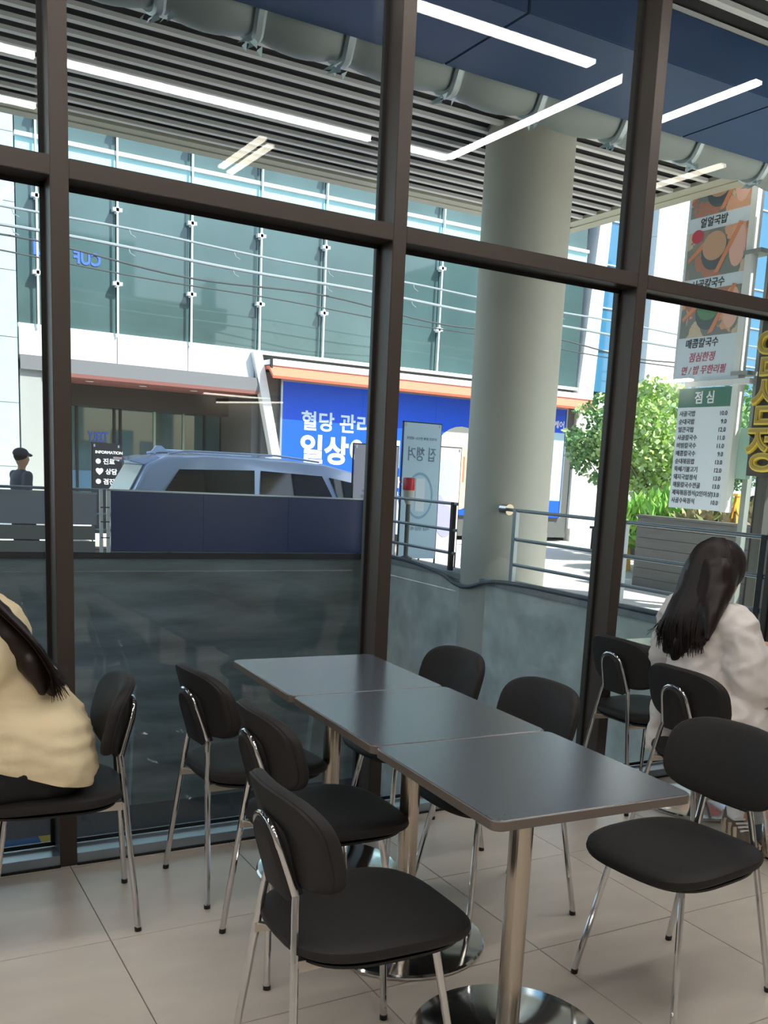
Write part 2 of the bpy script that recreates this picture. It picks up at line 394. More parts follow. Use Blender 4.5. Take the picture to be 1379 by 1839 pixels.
# ------------------------------------------------------------------ building across the street
YF = 20.0
fb = empty('office_building', (3.45, YF, -0.28), label='glass-fronted office building across the street with white vertical rods', cat='building')
X0, Z0 = 3.45, 0.28
def FX(name, x0, x1, y0, y1, z0, z1, M, par=fb, bevel=0.0): return bx(name, x0 - X0, x1 - X0, y0, y1, z0 + Z0, z1 + Z0, M, par, bevel)
m_rod = mat('rod_white', (236, 242, 248), 0.4)
fins = [5.5 + 1.656 * k for k in range(-1, 8)]
edges = [3.45] + fins + [18.62]
m_pier = mat('pier_beige', (164, 168, 168), 0.6)
FX('core', 3.45, 18.62, 3.2, 9.0, -0.28, 13.0, m_shop)
FX('floor_slab', 3.45, 18.62, 0.12, 3.2, 3.9, 4.0, m_shop)
FX('side_wall', 8.75, 8.95, 0.12, 3.2, -0.28, 3.9, m_shop)
for k, (a, b) in enumerate(zip(edges[:-1], edges[1:])):
    for z0, z1, M in ((4.08, 7.0, m_fglass), (7.86, 10.2, m_fglass), (10.25, 12.95, m_fglass)):
        FX('pane', a + 0.012, b - 0.012, 0.0, 0.05, z0, z1, M)
    FX('spandrel', a + 0.012, b - 0.012, -0.05, 0.05, 7.04, 7.78, m_cyan)
FX('spandrel_cap', 3.45, 18.62, -0.12, 0.05, 7.78, 7.86, m_white)
FX('sill_band', 3.45, 18.62, -0.08, 0.05, 4.0, 4.08, m_white)
FX('upper_band', 3.45, 18.62, -0.05, 0.05, 10.2, 10.25, m_white); FX('parapet', 3.4, 18.62, -0.2, 0.4, 12.95, 13.4, m_white)
for x in fins:
    r = MB().tube([(x - X0, -0.16, 4.05 + Z0), (x - X0, -0.16, 12.9 + Z0)], 0.024, 8).build('vertical_rod', m_rod, fb)
    for z in (5.13, 6.66, 8.3, 9.9, 11.5):
        c = MB(); c.box(x - X0 - 0.10, x - X0 + 0.10, -0.19, -0.05, z + Z0 - 0.035, z + Z0 + 0.035); c.box(x - X0 - 0.03, x - X0 + 0.03, -0.19, 0.0, z + Z0 - 0.06, z + Z0 + 0.06); c.build('rod_clamp', m_rod, r)
# white band and recessed entrance on the left
for a, b in ((3.45, 5.5), (5.5, 7.1), (7.1, 8.72)): FX('white_band_panel', a + 0.01, b - 0.01, -0.1, 0.1, 3.42, 4.0, m_offw)
FX('canopy_lip', 3.45, 8.78, -0.25, 0.1, 3.12, 3.42, mat('lip_grey', (118, 120, 126), 0.5))
FX('canopy_underside', 3.95, 8.78, -0.25, 3.2, 3.04, 3.12, m_redbrown)
FX('canopy_beam', 4.0, 8.75, 1.8, 2.5, 2.55, 3.04, mat('beam_dark', (64, 60, 58), 0.7))
FX('pier', 3.45, 3.95, -0.15, 0.4, -0.28, 3.35, m_pier)
for x in (5.0, 6.2, 7.4): MB().lathe([(0.09, 0), (0.085, 0.012), (0.01, 0.014)], (x - X0, 0.4, 3.02 + Z0), 16).build('downlight', m_white, fb)
ex = [4.0, 5.1, 6.0, 6.15, 7.0, 7.75, 8.3, 8.75]
for a, b in zip(ex[:-1], ex[1:]):
    FX('entrance_pane', a + 0.03, b - 0.03, 2.4, 2.44, -0.28, 2.55, m_fglass)
    FX('entrance_post', b - 0.03, b + 0.03, 2.36, 2.48, -0.28, 2.55, mat('post_pale_green', (150, 168, 160), 0.4, 0.2) if b in (7.0, 7.75) else m_post)
text('reflected_lettering', 'TERY', 0.34, m_txt_b, fb, (5.85 - X0, 2.38, 1.72 + Z0), bold=0.02, mirror=True, sx=0.62)  # flat mirrored letters stand in for sign reflections in this glass
text('reflected_lettering', 'PER', 0.26, m_txt_b, fb, (6.0 - X0, 2.38, 0.62 + Z0), bold=0.02, mirror=True)
FX('window_strip', 4.6, 5.9, 2.385, 2.395, 0.5, 1.0, mat('film_blue', (96, 140, 176), 0.3))
text('reflected_lettering', 'CUF', 0.36, m_txt_b, fb, (5.18 - X0, -0.01, 5.46 + Z0), bold=0.03, mirror=True, sx=0.85)  # upper letters: reflected signage drawn as flat blue shapes on the pane
text('reflected_lettering', 'o021', 0.42, m_txt_b, fb, (4.42 - X0, -0.01, 5.52 + Z0), bold=0.03, mirror=True, sx=0.8)
# leaning white strip between entrance and shop
q = MB(); q.prism([(8.62 - X0, -0.28, 4.02 + Z0), (8.84 - X0, -0.28, 4.02 + Z0), (9.80 - X0, -0.28, 0.0), (9.58 - X0, -0.28, 0.0)], (0, 0.25, 0)); q.build('leaning_strip', m_white, fb)
# shop wall, awning
for a in range(5): FX('shop_wall_panel', 8.95 + a * 1.934 + 0.005, 8.95 + (a + 1) * 1.934 - 0.005, -0.02, 0.12, -0.28, 3.6, m_shop)
aw = empty('awning', (8.95, YF - 0.02, 3.42), label='long orange awning with a white cassette above the blue advertisement', cat='awning')
bx('cassette', 0, 10.0, -0.5, 0.0, 0.30, 0.46, m_white, aw, 0.02)
q = MB(); q.prism([(0, 0, 0.30), (0, -0.45, 0.30), (0, -0.72, 0.06), (0, -0.70, 0.0), (0, -0.42, 0.22), (0, 0, 0.22)], (9.98, 0, 0)); q.build('valance', m_orange, aw)
for a in (0.02, 9.93): bx('end_cap', a, a + 0.05, -0.52, 0.0, 0.2, 0.47, m_post, aw)
# blue advertisement
ad = empty('advertisement_board', (9.46, YF - 0.06, 0.30), label='large blue advertisement board with white Korean headline under orange awning', cat='sign')
for k in range(4): bx('board_panel', k * 2.2, (k + 1) * 2.2 - 0.004, -0.04, 0.03, 0, 3.12, m_ad, ad)
f = MB(); f.box(-0.05, 8.85, -0.06, 0.03, 3.12, 3.17); f.box(-0.05, 0, -0.06, 0.03, 0, 3.12); f.box(8.8, 8.85, -0.06, 0.03, 0, 3.12); f.build('frame', m_silver, ad)
text('headline', '혈당 관리,', 0.50, mat('print_pale_blue', (214, 238, 252), 0.5), ad, (0.50, -0.045, 2.04), bold=0.022)
text('headline', '일상이 되다', 0.74, m_txt_w, ad, (0.48, -0.045, 1.26), bold=0.035)
text('subline', '연속혈당측정시스템, 하루케어', 0.30, m_txt_w, ad, (0.50, -0.045, 0.70), bold=0.03)
text('subline', '의료기기 광고심의필 | 건강하고 편안하게', 0.15, m_txt_w, ad, (0.95, -0.045, 0.44), bold=0.01)
# model portrait printed on the right of the board
q = MB()
def disc(b, cx, cz, rx, rz, y, n=28, a0=0, a1=2 * math.pi): b.quad(*[(cx + rx * math.cos(a0 + (a1 - a0) * i / n), y, cz + rz * math.sin(a0 + (a1 - a0) * i / n)) for i in range(n)])
b = MB(); disc(b, 5.25, 1.35, 0.95, 1.05, -0.046); b.build('printed_hair', mat('print_beige', (206, 206, 192), 0.6), ad)
b = MB(); disc(b, 5.2, 1.0, 0.72, 0.86, -0.049); b.build('printed_face', mat('print_skin', (248, 206, 170), 0.6), ad)
b = MB()
for k in range(5): b.box(4.5 + k * 0.28, 4.56 + k * 0.28, -0.052, -0.05, 1.0 - 0.1 * (k % 2), 1.6)
b.build('printed_stripe', m_orange, ad)
po = MB(); po.box(7.6, 8.78, -0.05, -0.042, 0.02, 2.95); po.build('poster_sheet', mat('print_sky', (186, 222, 240), 0.5), ad)
po = MB(); po.box(7.6, 8.78, -0.053, -0.05, 2.45, 2.95); po.box(7.6, 8.78, -0.053, -0.05, 0.02, 0.5); po.build('poster_band', m_ad, ad)
b = MB(); disc(b, 8.1, 0.75, 0.5, 0.75, -0.055, a1=math.pi); b.build('printed_cloud', m_txt_w, ad)
text('poster_line', '헬스케어', 0.22, m_txt_w, ad, (7.95, -0.056, 2.6), bold=0.02)
# stone building on the far left
sb = empty('stone_building', (-8.0, YF - 0.3, -0.28), label='pale stone-clad building front at the far left edge of the view', cat='building')
bx('core', 0, 11.4, 0.1, 6, 0, 12, m_stone, sb)
for j in range(9):
    for i in range(8): bx('stone_panel', i * 1.42 + 0.006, (i + 1) * 1.42 - 0.006 + (0.04 if i == 7 else 0), 0.0, 0.1, j * 1.34 + 0.006, (j + 1) * 1.34 - 0.006, m_stone, sb)

# white columns and blue glass building on the right
wb = empty('white_building', (18.9, YF, -0.40), label='white building with slanted column and blue glass right of the advertisement', cat='building')
q = MB(); q.prism([(-0.05, -0.1, 0.4), (0.30, -0.1, 4.4), (0.62, -0.1, 13.4), (0.35, -0.1, 13.4), (-0.25, -0.1, 4.4), (-0.25, -0.1, 0.4)], (0, 0.5, 0)); q.build('slanted_column', m_white, wb)
for j in range(8): bx('glass_panel', 0.25, 1.98, 0.12, 0.16, 4.45 + j * 1.2, 5.62 + j * 1.2, m_fglass2, wb); bx('rail_band', 0.25, 1.98, 0.08, 0.16, 5.62 + j * 1.2, 5.65 + j * 1.2, m_white, wb)
for j in range(3): bx('wall_panel', 0.0, 2.0, 0.1, 0.4, j * 1.45, j * 1.45 + 1.44, m_white, wb)
for j in range(9): bx('pillar_block', 2.05, 3.2, -0.3, 0.5, j * 1.5, j * 1.5 + 1.49, m_white, wb)
for j in range(9):
    for i in range(6): bx('glass_panel', 3.25 + i * 1.5, 4.72 + i * 1.5, 0.1, 0.15, 2.2 + j * 1.2, 3.36 + j * 1.2, m_fglass2, wb)
    bx('rail_band', 3.25, 12.3, 0.06, 0.15, 3.37 + j * 1.2, 3.40 + j * 1.2, m_white, wb)
bx('base_wall', 3.2, 12.3, 0.05, 0.4, 0, 2.2, m_stone, wb); bx('core', 0.0, 12.3, 0.41, 6, 0, 13.2, m_shop, wb)

# overhead cables
m_wire = mat('cable_sheath', (150, 160, 166), 0.5)
m_wire2 = mat('cable_sheath_dark', (70, 76, 80), 0.6)
for k, (z0, dz, r, M, lab) in enumerate(((5.86, -0.02, 0.022, m_wire, 'topmost pale overhead cable crossing in front of the glass building'), (5.55, -0.02, 0.03, m_wire, 'pale overhead cable just below the topmost one with tied loops'), (5.44, -0.03, 0.018, m_wire2, 'thin dark wavy overhead cable twisted under the pale pair'), (5.18, -0.025, 0.014, m_wire2, 'lowest thin overhead cable sagging before the glass building'))):
    o = empty('overhead_cable', (-8, 16.0 + 0.05 * k, z0), label=lab, cat='cable')
    P = [(x, 0, dz * x + 0.06 * math.sin(x * 1.1 + k) * (1.2 if k == 2 else 0.35) - 0.12 * math.sin(x / 34 * math.pi)) for x in [i * 0.4 for i in range(86)]]
    MB().tube(P, r, 6).build('cable', M, o)
    if k < 2:
        for i in range(12, 80, 5):
            x, _, z = P[i]; MB().tube([(x, 0, z), (x + 0.03, -0.03, z - 0.10), (x + 0.12, -0.02, z - 0.14)], 0.010, 5).build('cable_tie', M, o)

# ------------------------------------------------------------------ van
van = empty('van', (3.98, 12.75, -0.4), label='silver blue people carrier van on the street behind navy panel', cat='van')
m_vp = mat('van_paint', (190, 214, 248), 0.2, 0.1, coat=0.6); m_vg = mat('van_glass', (30, 34, 36), 0.06, spec=0.8); m_vt = mat('van_tyre', (26, 26, 27), 0.8)
m_vg2 = mat('van_rear_glass', (178, 188, 186), 0.1)
prof = [(0.14, 0.32), (0.06, 0.62), (0.08, 1.22), (0.34, 1.70), (0.66, 1.86), (1.3, 1.91), (2.6, 1.92), (3.5, 1.86), (4.1, 1.74), (4.55, 1.58), (5.15, 1.20), (5.50, 1.10), (5.80, 0.92), (5.88, 0.60), (5.80, 0.32)]
tum = lambda z: max(0, z - 1.1) * 0.22
R = []
for s in (0, 0.04, 0.2, 0.9, 1.6, 1.76, 1.8):
    e = 0.03 if s in (0, 1.8) else 0.0
    up = 0.03 * (1 - abs(s - 0.9) / 0.9)
    R.append([(x + e * (1 if x < 3 else -1), s + tum(z) * (1 if s < 0.9 else -1) * (1 - (0.5 - abs(0.5 - s / 1.8)) * 2), z - e + (up if z > 1.5 else 0)) for x, z in prof])
MB().rings(R).build('body', m_vp, van, smooth=True)
side = lambda x, z, o=0.012: (x, tum(z) - o, z)
for nm, pl in (('rear_side_window', [(0.60, 1.30), (0.86, 1.66), (2.16, 1.70), (2.14, 1.30)]), ('middle_side_window', [(2.26, 1.30), (2.28, 1.70), (3.42, 1.66), (3.60, 1.30)]), ('front_side_window', [(3.72, 1.28), (3.56, 1.64), (4.05, 1.56), (4.66, 1.25)])):
    a = [Vector(side(x, z)) for x, z in pl]; b = [Vector(side(x, z, -0.004)) for x, z in pl]
    MB().rings([b, a]).build(nm, m_vg, van)
q = MB(); q.prism([(0.075, 0.25, 1.24), (0.32, 0.30, 1.68), (0.32, 1.50, 1.68), (0.075, 1.55, 1.24)], (-0.02, 0, 0.012)); q.build('rear_window', m_vg2, van)
q = MB(); q.prism([(0.30, 0.25, 1.70), (0.05, 0.32, 1.76), (0.05, 1.48, 1.76), (0.30, 1.55, 1.70)], (0.45, 0, 0.10)); q.build('spoiler', m_vp, van, bevel=0.015)
q = MB(); q.box(0.045, 0.08, 0.6, 1.2, 1.765, 1.80); q.build('brake_light', mat('van_red', (196, 120, 126), 0.3), van)
for sy in (0.22, 1.55): MB().tube([(0.7, sy, 1.90), (1.0, sy, 1.96), (2.6, sy, 1.97), (3.4, sy, 1.90)], 0.018, 8).build('roof_rail', m_vp, van)
q = MB(); q.prism([(0.62, 0.95, 1.92), (0.72, 0.98, 2.03), (0.80, 0.98, 2.03), (0.92, 0.95, 1.93)], (0, 0.06, 0)); q.build('antenna_fin', m_vp, van)
for nm, x0, x1 in (('door_seam', 2.2, 2.215), ('door_seam', 3.64, 3.655)): bx(nm, x0, x1, -0.004, 0.02, 0.4, 1.25, m_cap, van)
bx('door_handle', 3.3, 3.55, -0.03, 0.0, 1.05, 1.09, m_chrome, van); bx('tail_lamp', 0.05, 0.12, 0.02, 0.2, 0.75, 1.2, MATS['van_red'], van); bx('tail_lamp', 0.05, 0.12, 1.6, 1.78, 0.75, 1.2, MATS['van_red'], van)
for wx in (1.05, 4.85):
    for wy in (0.1, 1.7):
        t = MB().tube([(wx, wy - 0.11, 0.335), (wx, wy + 0.11, 0.335)], 0.335, 28).build('wheel', m_vt, van)
        MB().tube([(wx, wy - 0.13, 0.335), (wx, wy + 0.13, 0.335)], 0.2, 20).build('hub', m_chrome, t)

# ------------------------------------------------------------------ standing banners and signs on the street
def banner(x, y, w, h, label, face, z=-0.40, ft=None, lift=0.32, name='standing_banner'):
    b = empty(name, (x, y, z), label=label, cat='banner')
    f = MB(); f.box(-0.02, 0, 0, 0.03, 0, h + lift); f.box(w, w + 0.02, 0, 0.03, 0, h + lift); f.box(-0.02, w + 0.02, 0, 0.03, h + lift - 0.02, h + lift); f.build('frame', ft or m_cap, b)
    bx('foot', -0.1, w + 0.1, -0.2, 0.25, 0.0, 0.04, m_cap, b)
    bx('sheet', 0.0, w, -0.012, -0.004, lift, h + lift - 0.02, face, b)
    for sx in (0.02, w - 0.05): bx('corner_clip', sx, sx + 0.03, -0.02, -0.004, h + lift - 0.08, h + lift - 0.03, m_silver, b)
    return b
b = banner(7.40, 11.6, 0.83, 1.93, 'pale lilac standing banner with a letter M beside the window post', mat('banner_lilac', (196, 198, 220), 0.6))
text('banner_letter', 'M', 0.34, m_txt_d, b, (0.27, -0.016, 1.62), bold=0.0); text('banner_line', '피부과 의원', 0.07, m_txt_d, b, (0.3, -0.016, 0.95))
text('banner_line', '예약 문의', 0.06, m_txt_d, b, (0.16, -0.016, 1.0))
q = MB()
for k in range(7): disc(q, 0.12 + 0.03 * k, 1.2 + 0.09 * k % 0.5, 0.05, 0.03, -0.014, 8)
q.build('printed_flower', mat('print_grey', (160, 166, 190), 0.6), b)
q = MB(); disc(q, 0.42, 1.18, 0.12, 0.07, -0.015, 6); q.build('printed_badge', m_txt_d, b)
m_bb = mat('banner_blue', (176, 206, 226), 0.6)
b = banner(8.38, 11.7, 0.74, 2.36, 'light blue standing banner with mirrored Korean heading and round emblem', m_bb)
text('banner_heading', '집 챙겨', 0.26, mat('print_slate', (104, 128, 152), 0.6), b, (0.66, -0.016, 2.04), bold=0.01, mirror=True, sx=0.74)
text('banner_line', '우리가 함께 만드는 내일의', 0.055, MATS['print_slate'], b, (0.66, -0.016, 2.38), mirror=True)
q = MB(); N = 40
for r0, r1, y in ((0.24, 0.27, -0.016),):
    for i in range(N):
        a, c = 2 * math.pi * i / N, 2 * math.pi * (i + 1) / N
        q.quad((0.36 + r0 * math.cos(a), y, 1.42 + 1.5 * r0 * math.sin(a)), (0.36 + r1 * math.cos(a), y, 1.42 + 1.5 * r1 * math.sin(a)), (0.36 + r1 * math.cos(c), y, 1.42 + 1.5 * r1 * math.sin(c)), (0.36 + r0 * math.cos(c), y, 1.42 + 1.5 * r0 * math.sin(c)))
q.build('printed_ring', mat('print_mid_blue', (128, 166, 200), 0.6), b)
bx('printed_card', 0.28, 0.46, -0.018, -0.014, 1.15, 1.72, mat('print_pale_card', (206, 222, 234), 0.6), b)
text('banner_line', '지금 상담 하기', 0.075, MATS['print_slate'], b, (0.6, -0.016, 0.82), mirror=True)
b = banner(9.22, 12.4, 0.78, 2.0, 'pink and violet picture banner half hidden behind the round column', mat('banner_pink', (214, 200, 214), 0.6))
q = MB(); disc(q, 0.45, 1.75, 0.3, 0.35, -0.014); q.build('printed_portrait', mat('print_mint', (184, 214, 216), 0.6), b)
q = MB(); disc(q, 0.3, 1.1, 0.2, 0.35, -0.016); disc(q, 0.5, 0.95, 0.2, 0.3, -0.0165); q.build('printed_shape', mat('print_violet', (170, 168, 220), 0.6), b)
b = banner(4.18, 16.3, 0.52, 1.72, 'black information board with white lines behind the van tail', mat('board_black', (26, 28, 34), 0.4))
for k, s in enumerate(('INFORMATION', '● 진료', '♥ 상담', '● 검진')): text('board_line', s, 0.075 if k == 0 else 0.12, m_txt_w, b, (0.05, -0.016, 1.84 - k * 0.19), bold=0.02)

# ------------------------------------------------------------------ restaurant sign tower on the right
XS = 11.5
sg = empty('menu_banner', (XS, 8.45, -0.40), label='tall hanging food banner with three dish pictures and red Korean lines', cat='sign')
bx('board', 0.0, 0.06, -1.13, 0.09, 3.46, 7.9, mat('menu_pale_blue', (228, 241, 252), 0.5), sg)
bx('side_tube', -0.02, 0.12, -1.25, -1.135, 3.46, 7.9, m_white, sg); bx('edge_strip', -0.01, 0.07, 0.09, 0.115, 3.46, 7.9, m_white, sg)
M = bpy.data.materials.new('food_photo'); M.use_nodes = True
n = M.node_tree.nodes; l = M.node_tree.links; bs = n['Principled BSDF']; bs.inputs['Roughness'].default_value = 0.5
tc = n.new('ShaderNodeTexCoord'); vo = n.new('ShaderNodeTexVoronoi'); vo.inputs['Scale'].default_value = 5.0; rp = n.new('ShaderNodeValToRGB'); no = n.new('ShaderNodeTexNoise'); no.inputs['Scale'].default_value = 3.0; no.inputs['Detail'].default_value = 3
mxv = n.new('ShaderNodeMixRGB'); mxv.inputs[0].default_value = 0.35
l.new(tc.outputs['Object'], no.inputs['Vector']); l.new(tc.outputs['Object'], mxv.inputs[1]); l.new(no.outputs['Color'], mxv.inputs[2]); l.new(mxv.outputs[0], vo.inputs['Vector'])
sp = n.new('ShaderNodeSeparateColor'); l.new(vo.outputs['Color'], sp.inputs[0]); l.new(sp.outputs[0], rp.inputs[0])
e = rp.color_ramp.elements; e[0].color = srgb(136, 142, 138); e[0].position = 0.0; e[1].color = srgb(246, 182, 160); e[1].position = 1.0
for ps, c in ((0.35, (160, 152, 140)), (0.5, (196, 134, 112)), (0.65, (236, 176, 144)), (0.82, (224, 202, 176))):
    x = e.new(ps); x.color = srgb(*c)
rp.color_ramp.interpolation = 'CONSTANT'
l.new(rp.outputs[0], bs.inputs['Base Color'])
m_bowl = mat('print_bowl', (92, 104, 110), 0.5); m_soup = mat('print_soup', (214, 170, 140), 0.5); m_green = mat('print_herb', (104, 150, 112), 0.5); m_pink = mat('print_meat', (248, 196, 180), 0.5); m_org = mat('print_carrot', (236, 152, 112), 0.5); m_redp = mat('print_berry', (214, 70, 92), 0.5)
def ydisc(b, cy, cz, ry, rz, x, n=24): b.quad(*[(x, cy - ry * math.cos(2 * math.pi * i / n), cz + rz * math.sin(2 * math.pi * i / n)) for i in range(n)])
for zb, zt, soup, cap_, capz in ((5.89, 6.55, m_soup, '얼얼국밥', 5.67), (4.99, 5.70 - 0.32, m_soup, '사골칼국수', 4.77), (4.12, 4.60, m_green, '매콤칼국수', 3.90)):
    zb += 0.0; h = 0.69
    zt = zb + h
    ph = bx('food_picture', -0.004, 0.0, -1.11, 0.07, zb, zt, M, sg)
    b = MB(); ydisc(b, -0.50, zb + 0.36, 0.27, 0.27, -0.007); b.build('printed_bowl', m_bowl, ph)
    b = MB(); ydisc(b, -0.49, zb + 0.44, 0.24, 0.21, -0.010); b.build('printed_soup', soup, ph)
    b = MB(); ydisc(b, -0.95, zb + 0.38, 0.16, 0.30, -0.007); b.build('printed_meat', m_pink, ph)
    b = MB(); b.quad((-0.009, -0.62, zb + 0.05), (-0.009, -0.52, zb + 0.03), (-0.009, -0.94, zb + 0.72), (-0.009, -1.02, zb + 0.70)); b.quad((-0.008, 0.04, zb + 0.30), (-0.008, 0.03, zb + 0.24), (-0.008, -0.28, zb + 0.44), (-0.008, -0.26, zb + 0.52)); b.build('printed_carrot', m_org, ph)
    b = MB(); ydisc(b, -0.12, zb + 0.62, 0.12, 0.10, -0.008); b.build('printed_fruit', m_redp, ph)
    text('caption', cap_, 0.15, m_txt_d, sg, (-0.004, -0.42, capz + 0.07), '-x', 0.012, 'CENTER', shear=0.1)
text('red_line', '점심한정', 0.15, m_txt_r, sg, (-0.004, -0.45, 3.76), '-x', 0.01, 'CENTER', shear=0.2)
text('red_line', '면 / 밥 무한리필', 0.14, m_txt_r, sg, (-0.004, -0.50, 3.57), '-x', 0.01, 'CENTER', shear=0.2)
mb = empty('menu_board', (XS, 8.40, -0.40), label='white lunch menu board with green header and twelve priced lines', cat='sign')
bx('board', 0.0, 0.06, -1.10, 0.0, 1.50, 3.35, mat('menu_white', (234, 243, 254), 0.5), mb)
bx('header', -0.006, 0.0, -1.10, 0.0, 3.06, 3.35, mat('menu_green', (58, 124, 106), 0.5), mb)
bx('side_tube', -0.02, 0.12, -1.22, -1.105, 1.49, 3.40, m_white, mb)
bx('hanger_bar', -0.05, 0.06, -1.45, -0.15, 3.37, 3.45, m_white, mb); bx('hanger_strap', 0.0, 0.04, -0.32, -0.25, 3.35, 3.45, m_silver, mb)
text('header_text', '점 심', 0.20, m_txt_w, mb, (-0.009, -0.56, 3.13), '-x', 0.02, 'CENTER')
rows = (('사골국밥', '10.0'), ('순대국밥', '9.0'), ('얼큰국밥', '12.0'), ('사골칼국수', '11.0'), ('비빔칼국수', '11.0'), ('매콤칼국수', '9.0'), ('순대볶음밥', '13.0'), ('뚝배기불고기', '12.0'), ('돼지국밥정식', '13.0'), ('해물칼국수전골', '13.0'), ('제육볶음정식(2인이상)', '13.0'), ('사골수육정식', '10.0'))
for k, (a, b) in enumerate(rows):
    z = 2.93 - k * 0.122
    text('menu_line', a, 0.093, m_txt_d, mb, (-0.004, -0.05, z), '-x', 0.008); text('menu_price', b, 0.093, m_txt_d, mb, (-0.004, -1.05, z), '-x', 0.008, 'RIGHT')
sp_ = empty('sign_post', (XS + 0.25, 7.05, -0.40), label='grey steel sign post carrying the food banner and menu board', cat='post')
bx('post', -0.05, 0.05, -0.05, 0.05, 0, 8.2, mat('sign_post_grey', (150, 158, 154), 0.5, 0.2), sp_)
for z in (3.5, 5.2, 7.6): bx('arm', -0.28, 0.0, -0.03, 0.30, z, z + 0.06, MATS['sign_post_grey'], sp_)
bx('meter_box', -0.16, -0.05, -0.10, 0.10, 2.0, 2.75, mat('meter_green', (168, 206, 192), 0.5), sp_)
bx('conduit', 0.12, 0.2, -0.16, -0.06, 0, 8.2, m_post, sp_); MB().ball((-0.02, -0.25, 3.95), (0.10, 0.10, 0.16), 8).build('camera_dome', m_silver, sp_)
ys = empty('vertical_sign', (XS, 6.86, -0.40), label='dark vertical sign box with big yellow outlined Korean letters at right edge', cat='sign')
bx('box', 0.0, 0.25, -0.78, 0.0, 2.05, 6.2, mat('sign_box_brown', (62, 58, 54), 0.6), ys)
bx('red_plate', -0.02, 0.0, -0.70, -0.04, 4.25, 4.66, mat('sign_red', (206, 84, 78), 0.5), ys)
bx('red_plate', -0.02, 0.0, -0.70, -0.04, 5.2, 5.6, MATS['sign_red'], ys)
for s, z in (('임', 3.52), ('심', 2.84), ('정', 2.18)):
    text('sign_letter', s, 0.70, mat('sign_yellow', (240, 214, 76), 0.45), ys, (-0.05, 0.02, z), '-x', 0.03, depth=0.06)
    text('letter_core', s, 0.70, mat('sign_gold', (176, 148, 52), 0.5), ys, (-0.09, 0.02, z), '-x', -0.008, depth=0.02)
bx('leg', 0.06, 0.2, -0.35, -0.18, 0, 2.05, mat('sign_leg', (70, 72, 68), 0.6), ys)

# ------------------------------------------------------------------ planters, greenery, barriers on the plaza
m_pl = mat('planter_board', (108, 108, 106), 0.8, var=0.12, scale=4, stretch=(6, 0.5, 6))
pl = empty('planter', (12.35, 6.6, -0.40), label='long dark grey boarded planter beyond the railing on right plaza', cat='planter')
bx('soil', 0.05, 2.2, -2.5, 3.3, 0.0, 1.15, mat('soil', (84, 76, 62), 0.9), pl)
for k in range(7):
    z = k * 0.18; bx('plank', -0.02, 0.04, -2.6, 3.4, z + 0.004, z + 0.176, m_pl, pl); bx('plank', 0.05, 2.2, 3.32, 3.38, z + 0.004, z + 0.176, m_pl, pl)
bx('cap_board', -0.05, 0.15, -2.6, 3.42, 1.262, 1.30, m_pl, pl)
m_lf = [mat('leaf_green', (116, 176, 72), 0.6), mat('leaf_light', (170, 206, 96), 0.6)]
m_lf2 = [mat('leaf_deep', (112, 158, 100), 0.6), mat('leaf_mid', (176, 204, 140), 0.6)]
m_dry = [mat('leaf_dry', (176, 164, 130), 0.7), mat('leaf_olive', (140, 150, 90), 0.7)]
m_bark = mat('bark', (94, 86, 74), 0.9, var=0.2, scale=20)
def crown(c, r):
    def f(rnd):
        while True:
            v = Vector((rnd.uniform(-1, 1), rnd.uniform(-1, 1), rnd.uniform(-1, 1)))
            if 0.2 < v.length < 1 and noise.noise(v * 2.2 + Vector(c)) > -0.12: return Vector((c[0] + v.x * r[0], c[1] + v.y * r[1], c[2] + v.z * r[2])), v
    return f
for k, (x, y, h, r, lab, ml, n) in enumerate(((16.1, 13.9, 3.0, (1.25, 1.1, 1.05), 'leafy young street tree behind the white lunch menu board', [m_lf2[1], m_lf[1]], 7000), (16.5, 15.7, 3.0, (1.15, 1.1, 0.9), 'smaller leafy tree just right of the advertisement wall', m_lf2, 5500), (19.0, 14.2, 3.2, (1.3, 1.2, 1.0), 'green street tree seen past the yellow-lettered vertical sign', m_lf2, 4000))):
    t = empty('street_tree', (x, y, -0.40), label=lab, cat='tree')
    b = MB(); b.tube([(0, 0, 0), (0.03, 0.02, h * 0.4), (0, 0, h * 0.75)], [0.075, 0.055, 0.03], 8); rq = random.Random(k)
    for i in range(7):
        a = rq.uniform(0, 6.28); z = h * rq.uniform(0.35, 0.7); b.tube([(0, 0, z), (0.35 * math.cos(a), 0.35 * math.sin(a), z + 0.45), (0.75 * math.cos(a), 0.75 * math.sin(a), z + 0.85)], [0.028, 0.018, 0.008], 6)
    b.build('trunk', m_bark, t)
    leaves('foliage', ml, t, crown((0, 0, h - 0.15), (r[0] * 1.05, r[1] * 1.05, r[2] * 1.3)), n, 0.13, 20 + k)
g = [(15.2, 12.1, (1.3, 0.9, 0.62), m_lf, 'bright green bushy shrub left of the window post on the plaza', 0.8, 4200, True), (14.6, 10.6, (1.3, 1.0, 0.55), m_lf, 'bright green bushy shrub right of the window post behind planter', 0.9, 4200, True), (13.4, 9.2, (0.55, 0.6, 0.35), m_dry, 'dry brownish shrub in the planter under the tree', 0.95, 700, True), (13.2, 8.0, (0.5, 0.5, 0.4), m_dry, 'olive green shrub in the planter below the menu board', 1.0, 600, True), (13.6, 6.9, (0.45, 0.45, 0.45), m_lf2, 'small green shrub beside the sign post in planter', 1.1, 600, False)]
